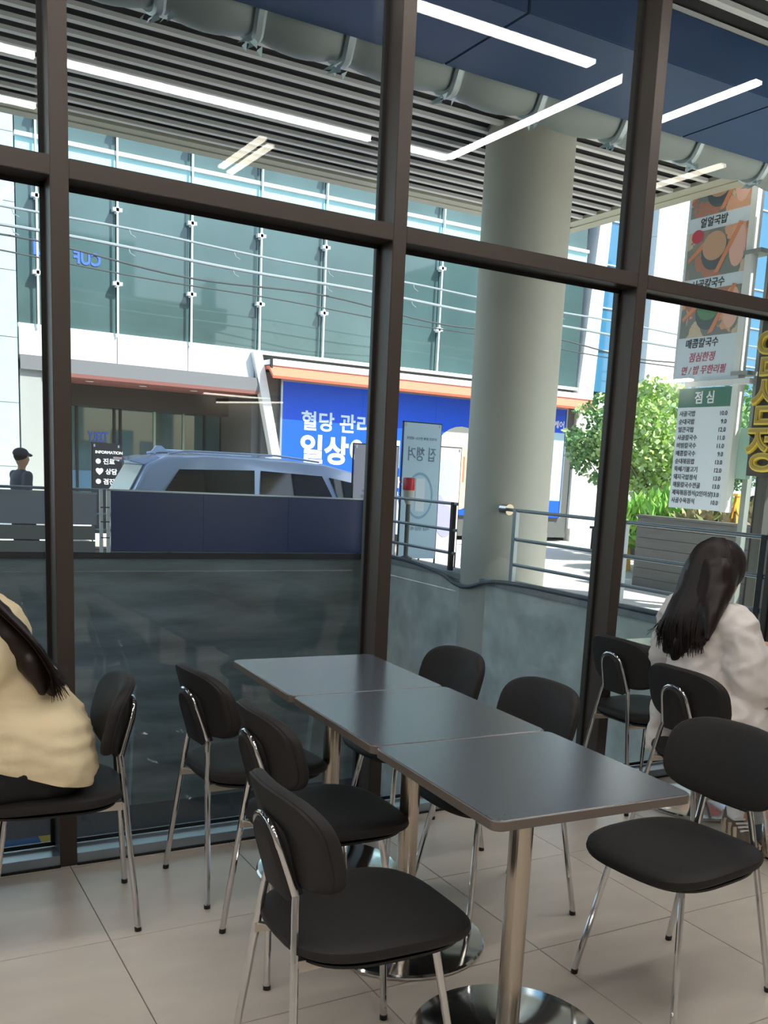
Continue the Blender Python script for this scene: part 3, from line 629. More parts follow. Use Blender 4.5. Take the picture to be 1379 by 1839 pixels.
for k, (x, y, r, ml, lab, z, n, bl) in enumerate(g):
    t = empty('shrub', (x, y, -0.40), label=lab, cat='shrub')
    b = MB()
    for i in range(5): b.tube([(0.1 * math.cos(i), 0.1 * math.sin(i), 0), (0.3 * math.cos(i), 0.3 * math.sin(i), z)], 0.02, 5)
    b.build('stems', m_bark, t)['kind'] = 'stuff'
    leaves('foliage', ml, t, crown((0, 0, z + 0.1), r), n, 0.30 if bl else 0.14, 40 + k, bl)
pl2 = empty('planter', (16.9, 15.6, -0.40), label='low black planter box under the yellow barrier left of window post', cat='planter')
bx('body', -0.1, 1.6, -2.0, 1.0, 0, 0.62, mat('planter_black', (54, 56, 58), 0.8), pl2, 0.01); bx('rim', -0.14, 1.64, -2.04, 1.04, 0.62, 0.68, MATS['planter_black'], pl2); bx('soil', 0, 1.5, -1.9, 0.9, 0.67, 0.69, MATS['soil'], pl2)
m_bar = mat('barrier_yellow', (238, 178, 64), 0.5)
yb = empty('barrier', (17.2, 14.6, 0.29), label='yellow barrier frame standing on the low black planter', cat='barrier')
for yy in (-0.9, 0.6): MB().tube([(0, yy - 0.15, 0), (0, yy, 0.72)], 0.05, 8).build('leg', m_bar, yb); MB().tube([(0, yy + 0.15, 0), (0, yy, 0.72)], 0.05, 8).build('leg', m_bar, yb)
bx('top_board', -0.04, 0.04, -1.1, 0.8, 0.55, 0.78, m_bar, yb, 0.01); bx('lower_board', -0.03, 0.03, -1.0, 0.7, 0.25, 0.38, m_txt_w, yb, 0.01)
for k, (x, y, h, lab) in enumerate(((14.2, 12.6, 1.15, 'yellow A-frame floor sign beside the window post on the plaza'), (12.6, 8.0, 1.75, 'tall narrow yellow sign board before the planter below menu'))):
    a = empty('floor_sign', (x, y, -0.40), label=lab, cat='sign', )
    w = 0.22 if k == 0 else 0.06
    for s in (-1, 1):
        q = MB(); q.prism([(-0.02, s * 0.20, 0), (0.02, s * 0.20, 0), (0.02, s * 0.02, h), (-0.02, s * 0.02, h)], (w, s * 0.02, 0)); q.build('panel', m_bar, a)
    bx('hinge', -0.03, w + 0.03, -0.05, 0.05, h - 0.02, h + 0.02, m_bar, a)
hb = empty('backdrop_building', (23.5, 2.0, -0.40), label='grey shop building far behind the yellow-lettered sign', cat='building')
bx('wall', 0, 5, -3, 7.5, 0, 11, mat('far_wall', (150, 160, 160), 0.7, var=0.1, scale=2), hb)
for j in range(3):
    for i in range(4): f = bx('window', -0.05, 0, -2.6 + i * 2.5, -0.6 + i * 2.5, 1.0 + j * 3.4, 3.4 + j * 3.4, m_fglass2, hb); bx('window_frame', -0.07, -0.04, -2.7 + i * 2.5, -2.6 + i * 2.5, 1.0 + j * 3.4, 3.4 + j * 3.4, m_white, f)

# ------------------------------------------------------------------ passers-by
m_skin = mat('skin', (214, 164, 136), 0.55); m_hair = mat('dark_hair', (34, 26, 24), 0.42, var=0.25, scale=30, stretch=(3, 3, 0.4), spec=0.4)
def walker(x, y, z, rz, h, top, low, label, hair=None, cap_=None, stride=0.18, longhair=False, seated=False, arm=0.15):
    p = empty('person', (x, y, z), rz, label, 'person'); k = h / 1.72
    V = lambda *a: Vector(a) * k
    hip = 0.90
    P = [('c', V(0, .08, hip), .1 * k, V(.02, .09, .48), .07 * k), ('c', V(.02, .09, .48), .062 * k, V(-stride, .09, .08), .045 * k), ('c', V(0, -.08, hip), .1 * k, V(stride * .6, -.09, .48), .07 * k), ('c', V(stride * .6, -.09, .48), .062 * k, V(stride, -.09, .08), .045 * k)]
    S_ = [('c', V(0, 0, hip), .13 * k, V(0, 0, 1.1), .125 * k), ('e', V(0, 0, 1.26), (.12 * k, .19 * k, .2 * k))]
    for s in (1, -1): S_ += [('c', V(0, s * .18, 1.38), .06 * k, V(.02 + s * arm * .5, s * .24, 1.12), .05 * k)]
    body = P + S_ + [('c', V(0, 0, 1.42), .055 * k, V(.02, 0, 1.52), .05 * k), ('e', V(.02, 0, 1.60), (.095 * k, .075 * k, .12 * k)), ('e', V(.115, 0, 1.585), (.02 * k, .015 * k, .02 * k))]
    for s in (1, -1):
        e = V(.02 + s * arm * .5, s * .24, 1.12); w = V(.12 + s * arm, s * .24, .90)
        body += [('c', e, .042 * k, w, .032 * k), ('c', w, .035 * k, w + V(.03, 0, -.09), .02 * k), ('c', w, .02 * k, w + V(.05, 0, -.04), .012 * k), ('c', V(s * stride * 1.0 * (1 if s < 0 else 1) * (-1 if s > 0 else -1), s * .09, .04), .04 * k, V(-s * stride + .13, s * .09, .03), .032 * k)]
    blob('body', body, m_skin, p, 0.022, 4)
    blob('shirt', [(a[0], a[1], a[2] * 1.12, a[3], a[4] * 1.15) if a[0] == 'c' else (a[0], a[1], tuple(q * 1.06 for q in a[2])) for a in S_], top, p, 0.022, 3)
    blob('trousers', [(a[0], a[1], a[2] * 1.12, a[3], a[4] * 1.25) for a in P], low, p, 0.022, 3)
    for s, q in ((1, -stride), (-1, stride)): MB().ball(V(q + .05, s * .09, .04), (.14 * k, .05 * k, .045 * k), 6).build('shoe', m_cap, p)
    hp = [('e', V(.0, 0, 1.64), (.10 * k, .085 * k, .10 * k))]
    if longhair: hp += [('c', V(-.06, 0, 1.6), .07 * k, V(-.09, 0, 1.3), .06 * k)]
    blob('hair', hp, m_hair, p, 0.02, 3)
    if cap_:
        blob('cap', [('e', V(.0, 0, 1.67), (.108 * k, .092 * k, .075 * k)), ('c', V(.08, 0, 1.655), .03 * k, V(.16, 0, 1.645), .02 * k)], cap_, p, 0.02, 2)
    return p
m_tee = mat('tee_charcoal', (92, 96, 108), 0.8); m_jean = mat('trousers_dark', (50, 54, 66), 0.8); m_blk = mat('clothes_black', (40, 42, 46), 0.8); m_wt = mat('clothes_white', (238, 238, 236), 0.8)
walker(2.26, 11.9, -0.40, 0.35, 1.84, m_tee, m_jean, 'man in charcoal tee shirt and dark cap walking at far left', cap_=mat('cap_grey', (70, 74, 84), 0.8))
walker(20.0, 13.8, -0.40, 2.6, 1.66, m_blk, mat('jeans_grey', (120, 132, 146), 0.8), 'long-haired woman in black jacket walking behind the sign legs', longhair=True)
walker(18.2, 12.6, -0.40, 1.2, 1.70, m_blk, m_jean, 'person in dark grey trousers standing below the white menu board')
walker(17.6, 13.2, -0.40, 2.0, 1.55, m_wt, m_wt, 'person in white clothes behind the planter left below menu board', stride=0.05)
walker(19.5, 11.6, -0.40, -1.0, 1.64, m_wt, mat('trousers_teal', (110, 150, 160), 0.8), 'person in white top behind the grey sign post')
# ------------------------------------------------------------------ ceiling lights of the cafe and one added fill loop (linear LED profiles hung at 3.6 m)
def strip(par, a, b, M=None, w=0.05, nm='diffuser'):
    a = Vector(a); b = Vector(b); d = (b - a).normalized()
    MB().bar(a, b, w, 0.02).build(nm, M or m_light, par)
    up = Vector((0, 0, 0.03)); MB().bar(a + up, b + up, w + 0.012, 0.04).build('housing', m_dark, par)
def lamp(name, loc, segs, label, M=None, hang=True, w=0.05):
    o = empty(name, loc, label=label, cat='ceiling light')
    for a, b in segs:
        strip(o, a, b, M, w)
        if hang:
            for p in (a, b): MB().tube([(p[0], p[1], 0.04), (p[0], p[1], 0.25)], 0.004, 5).build('hanger', m_steel, o)
    return o
lamp('loop_light', (0, 0, 3.6), [((-2.2, -2.625, 0), (3.743, -2.625, 0)), ((3.743, -2.6, 0), (3.743, -0.78, 0)), ((3.49, -0.77, 0), (-2.2, -0.77, 0))], 'large white rectangular loop light mirrored in the upper window glass')
lamp('strip_light', (0, 0, 3.6), [((4.33, -0.40, 0), (4.33, -1.40, 0))], 'white light strip mirrored in the glass right of the last post')
lamp('strip_light', (0, 0, 3.6), [((-2.6, -3.50, 0), (1.22, -3.50, 0))], 'white light strip mirrored in the narrow far left pane')
o = lamp('twin_light', (0, 0, 3.6), [((2.57, -3.10, 0), (2.57, -3.95, 0)), ((2.67, -3.22, 0), (2.67, -4.05, 0))], 'pair of short dim bars mirrored under the slatted canopy', m_light2)
lamp('strip_light', (0, 0, 3.6), [((1.36, -5.75, 0), (1.30, -7.2, 0))], 'short dim light bar mirrored at far left below the transom', m_light2)
lamp('strip_light', (0, 0, 3.6), [((-2.6, -4.6, 0), (0.3, -4.6, 0)), ((0.3, -4.6, 0), (0.3, -7.6, 0)), ((0.3, -7.6, 0), (-2.6, -7.6, 0))], 'added open loop of white fill light at the room left rear')  # added to brighten the room, set where the panes do not mirror it
lamp('strip_light', (0, 0, 3.6), [((5.24, -1.5, 0), (5.24, -2.4, 0))], 'short dim ceiling strip mirrored above the food banner', m_light2)
lamp('wall_strip_light', (0, -8.9, 2.27), [((4.04, 0, 0), (5.1, 0, 0.0)), ((4.2, 0.02, -0.10), (5.1, 0.02, -0.03))], 'thin pale wall light pair mirrored over the blue advertisement corner', m_light2, False, 0.03)
lamp('wall_strip_light', (6.52, 0, 2.38), [((0, -3.25, 0), (0, -2.9, 0))], 'short bright wall light mirrored on the food banner foot', None, False, 0.06)

# ------------------------------------------------------------------ tables
def rrect(x0, x1, y0, y1, r, z, k=6):
    P = []
    for cx, cy, a0 in ((x1 - r, y1 - r, 0), (x0 + r, y1 - r, 90), (x0 + r, y0 + r, 180), (x1 - r, y0 + r, 270)):
        for i in range(k + 1):
            a = math.radians(a0 + 90 * i / k); P.append((cx + r * math.cos(a), cy + r * math.sin(a), z))
    return P
def make_table(label):
    t = empty('cafe_table', label=label, cat='table', group='square cafe tables')
    w, d = 0.5575 / 2, 0.2985
    MB().rings([rrect(-w + .002, w - .002, -d + .002, d - .002, .024, .716), rrect(-w + .002, w - .002, -d + .002, d - .002, .024, .7385), rrect(-w + .004, w - .004, -d + .004, d - .004, .022, .7402)]).build('tabletop', m_top, t, smooth=True)
    q = MB(); a = rrect(-w, w, -d, d, .026, .717); b_ = rrect(-w, w, -d, d, .026, .7375); c = rrect(-w + .003, w - .003, -d + .003, d - .003, .023, .7392); e = rrect(-w + .003, w - .003, -d + .003, d - .003, .023, .716)
    q.rings([e, a, b_, c], cap=False); q.build('edge_band', m_edge, t, smooth=True)
    MB().lathe([(.0305, .018), (.0305, .706)], n=32).build('pedestal', m_steel, t)
    MB().lathe([(.10, .704), (.10, .7155), (.02, .7158)], n=24).build('mounting_plate', m_cap, t)
    MB().lathe([(.252, 0.0), (.258, .004), (.258, .010), (.252, .016), (.19, .022), (.06, .027), (.033, .031)], n=56).build('base_disc', m_chrome, t)
    return t
ta = -0.0353
ex = Vector((math.cos(ta), math.sin(ta), 0)); ey = Vector((math.sin(ta), -math.cos(ta), 0)); T0 = Vector((1.2075, -0.0795, 0))
tabs = []
for k, lab in enumerate(('dark table of the front row touching the window post', 'middle dark table of the front row of three', 'nearest dark table of the front row with its pedestal disc in view')):
    t = make_table(lab) if k == 0 else copy_tree(tabs[0])
    t['label'] = lab; t.location = T0 + ex * (0.5565 / 2 + (0.0, 0.006, 0.008)[k]) + ey * (0.3 + 0.6 * k); t.rotation_euler = (0, 0, ta); tabs.append(t)
for k, (x, y, lab) in enumerate(((3.375, -0.37, 'dark table by the window in front of the seated white shirt woman'), (3.365, -0.972, 'dark table at right edge beside the white shirt woman elbow'))):
    t = copy_tree(tabs[0]); t['label'] = lab; t.location = (x, y, 0); t.rotation_euler = (0, 0, -0.01)

# ------------------------------------------------------------------ chairs
def sup(a, b, n, k=48, taper=0.0):
    P = []
    for i in range(k):
        t = 2 * math.pi * i / k; c, s = math.cos(t), math.sin(t)
        u = math.copysign(abs(c) ** (2 / n), c); v = math.copysign(abs(s) ** (2 / n), s)
        P.append((a * u, b * v * (1 + taper * u)))
    return P
def make_chair():
    c = empty('chair', cat='chair', group='black upholstered cafe chairs')
    o = sup(0.229, 0.213, 3.2, taper=0.04); cx = 0.040
    R = []
    for s, z in ((0.82, 0.400), (0.93, 0.405), (0.985, 0.413), (1.0, 0.422), (0.99, 0.431), (0.95, 0.438), (0.85, 0.4435), (0.6, 0.4440), (0.3, 0.443), (0.02, 0.4428)):
        R.append([(cx + s * x, s * y, z - 0.010 * max(0, s * x / 0.21) ** 2 * (1 if s > 0.3 else 0) + 0.008 * (abs(s * y) / 0.21) ** 2 * (1 if z > 0.43 else 0.5)) for x, y in o])
    MB().rings(R).build('seat', m_seat, c, smooth=True)
    MB().rings([[(cx + s * x * 0.9, s * y * 0.9, z) for x, y in o] for s, z in ((0.95, 0.388), (1.0, 0.392), (1.0, 0.3985))]).build('seat_pan', m_cap, c, smooth=True)
    def back(s, off, nm, M, n=3.1):
        o = sup(0.208, 0.115, n)
        def P(u, v, t): return (-0.178 - 0.27 * v + 1.0 * u * u + t, u, 0.661 + v)
        R = []
        for k, t in off: R.append([P(k * s * u, k * s * v, t) for u, v in o])
        R = [[R[0][0]] * 0 + r for r in R]
        return MB().rings(R).build(nm, M, c, smooth=True)
    back(1.0, ((0.02, -0.012), (0.5, -0.012), (0.90, -0.012), (0.97, -0.009), (1.0, 0.0), (1.0, 0.011), (0.965, 0.020), (0.88, 0.025), (0.6, 0.027), (0.02, 0.028)), 'backrest', m_seat)
    back(0.965, ((0.02, -0.019), (0.9, -0.019), (0.98, -0.017), (1.0, -0.012), (0.99, -0.005)), 'back_shell', m_seat)
    arch = [(-0.172, -0.082, 0.535), (-0.186, -0.076, 0.585), (-0.204, -0.067, 0.645)]
    for i in range(9):
        a = math.pi * (1 - i / 8); arch.append((-0.207 - 0.012 * math.sin(a), 0.065 * math.cos(a), 0.652 + 0.052 * math.sin(a)))
    arch += [(-0.204, 0.067, 0.645), (-0.186, 0.076, 0.585), (-0.172, 0.082, 0.535)]
    MB().tube(arch, 0.0085, 10).build('back_frame', m_chrome, c)
    pad = [Vector(p) for p in arch]; pad = [Vector((p.x, p.y * 0.9, p.z - 0.004)) for p in pad]; nv = Vector((-0.96, 0, -0.28))
    MB().rings([[p - nv * 0.022 for p in pad], [p + nv * 0.006 for p in pad], [Vector((p.x, p.y * 0.85, p.z - 0.006)) + nv * 0.013 for p in pad]]).build('back_pad', m_seat, c, smooth=True)
    for s in (-1, 1):
        l = MB().tube([(-0.172, s * 0.082, 0.538), (-0.176, s * 0.090, 0.505), (-0.184, s * 0.112, 0.40), (-0.213, s * 0.19, 0.012)], 0.0095, 12).build('leg', m_chrome, c)
        MB().tube([(-0.213, s * 0.19, 0.0), (-0.2122, s * 0.188, 0.014)], 0.0105, 12).build('foot_cap', m_cap, l)
        l = MB().tube([(0.158, s * 0.128, 0.392), (0.163, s * 0.134, 0.36), (0.213, s * 0.19, 0.012)], 0.0095, 12).build('leg', m_chrome, c)
        MB().tube([(0.213, s * 0.19, 0.0), (0.2122, s * 0.1885, 0.014)], 0.0105, 12).build('foot_cap', m_cap, l)
        q = MB(); q.prism([(-0.192, s * 0.108, 0.398), (-0.192, s * 0.112, 0.372), (-0.06, s * 0.10, 0.366), (-0.06, s * 0.10, 0.390)], (0, -s * 0.004, 0)); q.prism([(-0.192, s * 0.108, 0.398), (-0.06, s * 0.10, 0.390), (-0.06, s * 0.06, 0.390), (-0.150, s * 0.07, 0.394)], (0, 0, -0.004)); q.build('side_bracket', m_plate, c)
    return c
ch0 = make_chair(); first = True
for x, y, a, lab in ((0.98, -1.555, 0, 'nearest black chair on left side of the front table row'), (1.18, -0.90, 0.0, 'middle black chair on left side of the front table row'), (1.175, -0.32, 0.08, 'left side black chair of front row closest to the window'),
                     (1.895, -0.27, math.pi, 'black chair across the table from the window end, beside the middle post'), (1.865, -0.88, math.pi, 'black chair across the middle table, its back rising beyond the tabletop'), (2.06, -1.557, math.pi + 0.095, 'black chair at right of nearest table with whole seat in view'),
                     (3.15, -0.185, 0.0, 'empty black chair by the window beside the white shirt woman'), (2.92, -0.815, 0.0, 'black chair the white shirt woman sits on'), (0.55, -0.375, math.pi - 0.13, 'black chair the cream shirt woman sits on, turned to the left'),
                     (3.80, -0.40, math.pi, 'black chair across the table facing the white shirt woman')):
    c = ch0 if first else copy_tree(ch0); first = False
    c.location = (x, y, 0); c.rotation_euler = (0, 0, a); c['label'] = lab

# ------------------------------------------------------------------ seated woman in white shirt
m_shirt = mat('white_shirt_cotton', (232, 226, 222), 0.8, bump=0.15, bscale=30)
m_pant = mat('off_white_trousers', (226, 218, 208), 0.85, bump=0.1, bscale=30)
m_cream = mat('cream_shirt_linen', (232, 214, 176), 0.85, bump=0.15, bscale=35)
m_dk = mat('dark_trousers', (26, 26, 30), 0.85, var=0.2, scale=25)
m_hair2 = mat('brown_black_hair', (34, 24, 23), 0.42, var=0.3, scale=40, stretch=(4, 4, 0.3), spec=0.35)
w = empty('person', (2.97, -0.72, 0), 0.0, 'seated woman with long dark hair in white shirt seen from behind', 'person')
V = Vector
torso = [('c', V((0, .08, .53)), .115, V((0, -.08, .53)), .115), ('c', V((0, .02, .55)), .125, V((.0, .03, .76)), .115), ('e', V((.01, .045, .86)), (.115, .160, .15)), ('c', V((.01, .18, .94)), .06, V((.01, -.09, .93)), .06)]
sl, sr = V((.02, .215, .92)), V((.02, -.125, .91)); el, er = V((.10, .29, .69)), V((.06, -.17, .71)); hl, hr = V((.40, .19, .785)), V((.37, .03, .80))
legs = []
for s in (1, -1): legs += [('c', V((.0, s * .09, .53)), .10, V((.36, s * .11, .50)), .075), ('c', V((.36, s * .11, .49)), .066, V((.26, s * .08 - .05, .26)), .048), ('c', V((.26, s * .08 - .05, .26)), .045, V((.19, s * .11 - .2, .11)), .036)]
def hand(b, wp, d, side):
    d = d.normalized(); sd = Vector((-d.y, d.x, 0)).normalized(); L = [('e', wp + d * .05, (.045, .04, .02))]
    for i, (o, ln) in enumerate(((.032, .062), (.011, .072), (-.011, .068), (-.032, .052))):
        p = wp + d * .08 + sd * o; q = p + d * ln * .5 + Vector((0, 0, .006)); e = q + d * ln * .45 + Vector((0, 0, -.022)); L += [('c', p, .0095, q, .0088), ('c', q, .0088, e, .0075)]
    p = wp + d * .03 + sd * side * .038; q = p + d * .035 + sd * side * .022; L += [('c', p, .012, q, .010), ('c', q, .010, q + d * .03, .008)]
    return L
body = torso + [('c', V((.02, .04, .95)), .05, V((.045, .035, 1.05)), .046), ('e', V((.055, .032, 1.135)), (.098, .076, .115)), ('c', V((.10, .032, 1.06)), .04, V((.10, .032, 1.09)), .05), ('e', V((.153, .032, 1.125)), (.018, .014, .022)), ('e', V((.06, .108, 1.13)), (.018, .012, .03)), ('e', V((.06, -.046, 1.13)), (.018, .012, .03)),
               ('c', sl, .05, el, .042), ('c', el, .04, hl, .026), ('c', sr, .05, er, .042), ('c', er, .04, hr, .026)] + legs + hand(None, hl, V((.7, -.6, 0)), -1) + hand(None, hr, V((.8, .4, 0)), 1)
blob('body', body, m_skin, w, 0.0075, 4)
sh = [(a[0], a[1], a[2] + .022, a[3], a[4] + .022) if a[0] == 'c' else (a[0], a[1], tuple(q + .02 for q in a[2])) for a in torso]
sh += [('c', V((.02, .04, .96)), .062, V((.03, .04, .985)), .06), ('c', sl, .075, el + V((-.02, .0, .03)), .085), ('c', el + V((-.02, .0, .03)), .085, el + V((.05, -.02, -.01)), .07), ('c', el, .07, el.lerp(hl, .72), .045),
       ('c', sr, .078, er + V((-.01, -.0, .03)), .09), ('c', er + V((-.01, -.0, .03)), .09, er + V((.04, .0, -.02)), .082), ('c', er, .078, er.lerp(hr, .72), .045),
       ('c', V((-.06, .10, .56)), .09, V((-.09, .13, .40)), .055), ('c', V((-.06, -.12, .56)), .085, V((-.03, -.17, .46)), .06), ('c', V((0, -.16, .58)), .08, V((.12, -.17, .52)), .09)]
blob('shirt', sh, m_shirt, w, 0.011, 3, wr=0.011, wscale=(10, 10, 18), seed=3)
blob('collar', [('c', V((-.04, .09, .985)), .025, V((-.045, -.01, .985)), .025)], m_shirt, w, 0.01, 2)
blob('trousers', [(a[0], a[1], a[2] + .022, a[3], a[4] + .028) for i, a in enumerate(legs) if i % 3 < 2], m_pant, w, 0.013, 3, wr=0.006, wscale=(10, 10, 7), seed=5)
def face(c, fw=1):
    for s in (1, -1):
        e = MB().ball(c + V((.084, s * .031, .018)), .0125, 6).build('eye', m_txt_w, w); MB().ball(c + V((.0925, s * .031, .018)), (.005, .0065, .0065), 5).build('iris', m_cap, e)
        MB().tube([c + V((.086, s * .016, .042)), c + V((.090, s * .034, .046)), c + V((.076, s * .052, .040))], .0035, 6).build('eyebrow', m_hair, w)
    MB().tube([c + V((.078, -.022, -.052)), c + V((.094, 0, -.050)), c + V((.078, .022, -.052))], [.004, .0075, .004], 8).build('lips', mat('lip_rose', (186, 104, 100), 0.5), w)
face(V((.055, .032, 1.135)))
# sneakers
m_sh1 = mat('sneaker_taupe', (112, 100, 86), 0.75, var=0.1, scale=20); m_sh2 = mat('sneaker_beige', (196, 180, 156), 0.7); m_sole = mat('sneaker_sole', (206, 190, 164), 0.6)
def sneaker(loc, rz, tilt):
    h = bpy.data.objects.new('sneaker', None); COL.objects.link(h); h.parent = w; h.location = loc; h.rotation_euler = (0, tilt, rz)
    def outline(z, k): return [(0.135 * math.cos(t) * k, (0.042 + 0.008 * math.cos(t)) * math.sin(t) * k, z + 0.012 * max(0, math.cos(t)) ** 3) for t in [2 * math.pi * i / 28 for i in range(28)]]
    MB().rings([outline(0, .97), outline(.012, 1.04), outline(.03, 1.02), outline(.034, .98)]).build('sole', m_sole, h, smooth=True)
    u = blob('upper', [('c', V((.08, 0, .05)), .034, V((-.02, 0, .062)), .04), ('c', V((-.02, 0, .065)), .038, V((-.085, 0, .075)), .038), ('c', V((-.075, 0, .075)), .036, V((-.085, 0, .115)), .034), ('e', V((.09, 0, .045)), (.05, .042, .028))], m_sh1, h, .009, 4)
    q = MB()
    for s in (1, -1):
        for k in range(3): q.bar((.05 - k * .05, s * .042, .035), (.02 - k * .045, s * .034, .088), .012, .016)
    q.box(.085, .125, -.036, .036, .035, .055); q.box(-.125, -.10, -.022, .022, .035, .10); q.build('overlay', m_sh2, h)
    q = MB()
    for k in range(4): q.bar((.055 - k * .022, -.026, .085 + k * .007), (.052 - k * .022, .026, .085 + k * .007), .007, .006)
    q.build('laces', m_txt_w, h)
    MB().tube([(-.02, 0, .10), (-.05, .0, .112), (-.08, 0, .16)], [.02, .036, .036], 12).build('sock', m_txt_w, h)
sneaker((0.15, -0.13, 0.012), -1.95, 0.08); sneaker((0.17, -0.36, 0.004), -1.75, 0.0)
# hair
def strands(n, rootf, seed, r=0.0035):
    rq = random.Random(seed); b = MB()
    for i in range(n):
        P = rootf(rq); b.tube(spline(P, 4), [r * (1.0 - 0.75 * k / ((len(P) - 1) * 4)) for k in range((len(P) - 1) * 4 + 1)], 5, 0.5)
    return b
hb_ = [('e', V((.032, .032, 1.15)), (.120, .112, .114)), ('c', V((-.01, .055, 1.12)), .090, V((-.065, .06, .97)), .082), ('c', V((-.01, -.005, 1.12)), .090, V((-.06, -.015, .98)), .076),
       ('c', V((-.08, .06, .98)), .062, V((-.115, .085, .86)), .04), ('c', V((-.08, .01, .97)), .066, V((-.12, .03, .84)), .045), ('c', V((-.115, .03, .86)), .045, V((-.125, .05, .79)), .03), ('c', V((-.115, .085, .87)), .038, V((-.12, .115, .80)), .022), ('c', V((-.08, -.05, .99)), .055, V((-.11, -.05, .86)), .028), ('c', V((.03, .12, 1.10)), .03, V((-.01, .135, .95)), .022), ('c', V((-.02, -.05, 1.08)), .055, V((-.10, -.09, .97)), .036), ('c', V((-.10, -.09, .97)), .036, V((-.135, -.115, .88)), .012), ('c', V((-.09, -.05, .97)), .04, V((-.13, -.06, .86)), .016)]
hair = blob('hair', hb_, m_hair2, w, 0.009, 14, wr=0.0025, wscale=(30, 30, 2), seed=9)
HY = .032
def rootR(rq):
    a = rq.uniform(-1.25, 1.25); sa, ca = math.sin(a), math.cos(a); end = rq.uniform(.775, .85) + abs(a) * .03
    yy = .125 * sa + .05 + rq.uniform(-.02, .02)
    return [V((.03 - .02 * ca, .03 * sa + HY, 1.262)), V((.03 - .085 * ca, .085 * sa + HY, 1.225)), V((.03 - .125 * ca, .118 * sa + HY, 1.15)), V((.0 - .125 * ca, .122 * sa + HY, 1.06)), V((-.05 - .115 * ca, .125 * sa + .038, .96)), V((-.085 - .08 * ca, yy, .88)), V((-.09 - .06 * ca + rq.uniform(-.01, .01), yy + rq.uniform(-.015, .015), end))]
sb_ = strands(260, rootR, 5, 0.0045)
def rootS(rq):
    o = rq.uniform(0, .04)
    return [V((.02, .13, 1.16)), V((.0, .145, 1.05)), V((-.045, .155 + o, .95)), V((-.08, .17 + o * 1.5, .88)), V((-.10, .18 + o * 2, .83 + rq.uniform(-.01, .05)))]
sc = strands(22, rootS, 8, 0.0028)
n0 = len(sb_.v); sb_.v += sc.v; sb_.f += [tuple(i + n0 for i in f) for f in sc.f]; sb_.mi += sc.mi
sb_.build('hair_strands', m_hair2, hair, smooth=True)['kind'] = 'stuff'
# things at her hands
ph = MB(); ph.rings([rrect(-.036, .036, -.075, .075, .01, 0), rrect(-.036, .036, -.075, .075, .01, .008)]); o = ph.build('phone', mat('phone_black', (22, 22, 26), 0.15), loc=(3.50, -0.80, 0.7405)); o.rotation_euler = (0, 0, 0.4); tag(o, 'black phone lying on the dark table by the white shirt woman hand', 'phone')
tb = MB(); rq = random.Random(4); pts = [[(.05 * math.cos(a) * (1 + .3 * rq.random()) * k, .05 * math.sin(a) * (1 + .3 * rq.random()) * k, z + .006 * rq.random()) for a in [2 * math.pi * i / 12 for i in range(12)]] for k, z in ((1, 0.002), (1.05, .012), (.8, .035), (.45, .055), (.1, .06))]
tag(tb.rings(pts).build('tissue', m_txt_w, loc=(3.50, -0.60, 0.741)), 'crumpled white tissue on the table above the woman hand', 'tissue')

# ------------------------------------------------------------------ woman in cream shirt, leaning away to the left
w = empty('person', (0.53, -0.37, 0), math.pi - 0.13, 'seated woman in cream shirt and dark trousers leaning forward at left edge', 'person')
torso = [('c', V((.02, .09, .535)), .115, V((.02, -.09, .535)), .115), ('c', V((.03, 0, .57)), .125, V((.13, 0, .76)), .12), ('e', V((.19, 0, .87)), (.12, .17, .15)), ('c', V((.24, .14, .945)), .062, V((.24, -.14, .945)), .062)]
sl, sr = V((.25, .17, .93)), V((.25, -.17, .93)); el, er = V((.40, .25, .72)), V((.40, -.25, .72)); hl, hr = V((.58, .10, .78)), V((.58, -.10, .78))
legs = []
for s in (1, -1): legs += [('c', V((.02, s * .10, .535)), .105, V((.40, s * .12, .51)), .08), ('c', V((.40, s * .12, .50)), .07, V((.38, s * .12, .10)), .045)]
body = torso + [('c', V((.27, 0, .96)), .052, V((.33, 0, 1.05)), .048), ('e', V((.38, 0, 1.12)), (.10, .076, .115)), ('e', V((.475, 0, 1.10)), (.018, .014, .022)), ('e', V((.38, .078, 1.11)), (.018, .012, .03)), ('e', V((.38, -.078, 1.11)), (.018, .012, .03)),
                ('c', sl, .05, el, .042), ('c', el, .04, hl, .027), ('c', sr, .05, er, .042), ('c', er, .04, hr, .027)] + legs + hand(None, hl, V((.8, -.4, 0)), -1) + hand(None, hr, V((.8, .4, 0)), 1)
blob('body', body, m_skin, w, 0.0075, 4)
sh = [(a[0], a[1], a[2] + .024, a[3], a[4] + .026) if a[0] == 'c' else (a[0], a[1], tuple(q + .024 for q in a[2])) for a in torso]
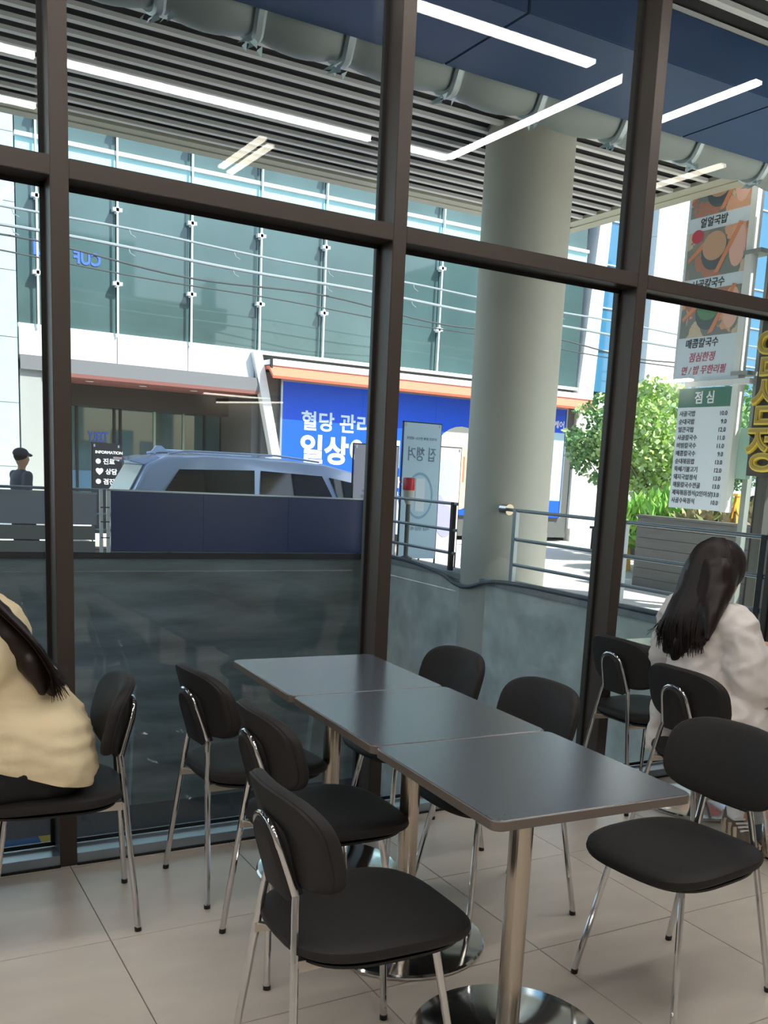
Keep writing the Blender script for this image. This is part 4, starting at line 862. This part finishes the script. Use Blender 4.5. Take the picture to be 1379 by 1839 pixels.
sh += [('c', V((.01, .11, .60)), .125, V((.0, .12, .53)), .125), ('c', V((.01, -.11, .60)), .125, V((.0, -.12, .53)), .125), ('c', V((-.02, 0, .60)), .10, V((-.025, .0, .52)), .10), ('c', V((.1, -.10, .62)), .12, V((.12, -.11, .56)), .12), ('c', V((.1, .10, .62)), .12, V((.12, .11, .56)), .12),
       ('c', V((.25, 0, .97)), .065, V((.29, 0, .99)), .06), ('c', sl, .078, el, .08), ('c', el, .08, el.lerp(hl, .7), .05), ('c', sr, .078, er, .08), ('c', er, .08, er.lerp(hr, .7), .05)]
blob('shirt', sh, m_cream, w, 0.011, 3, wr=0.0055, wscale=(8, 8, 26), seed=12, cut=[(V((0, 0, .505)), V((0.28, 0, -1)))])
blob('trousers', [('c', V((.02, .08, .545)), .10, V((.02, -.08, .545)), .10)] + [(a[0], a[1], a[2] + .018, a[3], a[4] + .02) for a in legs], m_dk, w, 0.013, 3, wr=0.003, wscale=(10, 10, 10), seed=2)
for s in (1, -1): MB().ball((.42, s * .12, .05), (.13, .045, .05), 8).build('shoe', m_cap, w)
face(V((.38, 0, 1.12)))
hr_ = blob('hair', [('e', V((.36, 0, 1.145)), (.112, .096, .108)), ('c', V((.30, .05, 1.10)), .08, V((.20, .10, 1.01)), .066), ('c', V((.20, .10, 1.01)), .062, V((.10, .115, .91)), .05), ('c', V((.10, .115, .91)), .05, V((.035, .115, .82)), .036), ('c', V((.035, .115, .82)), .034, V((-.02, .09, .775)), .014), ('c', V((.06, .14, .85)), .034, V((.03, .155, .765)), .012), ('c', V((.04, .12, .82)), .025, V((.0, .13, .755)), .010)], m_hair2, w, 0.008, 6, wr=0.005, wscale=(14, 14, 14), seed=4)
def rootL(rq):
    o = rq.uniform(-.05, .05); p = rq.uniform(-.02, .02)
    return [V((.28, .07 + o, 1.16 + p)), V((.165, .13 + o, 1.04 + p * .6)), V((.065, .145 + o * .9, .93 + p * .5)), V((.01, .14 + o * .9, .84 + p)), V((-.01 + rq.uniform(-.04, .02), .11 + o * 1.4, .765 + rq.uniform(-.03, .04)))]
strands(120, rootL, 6, 0.0045).build('hair_strands', m_hair2, hr_, smooth=True)['kind'] = 'stuff'
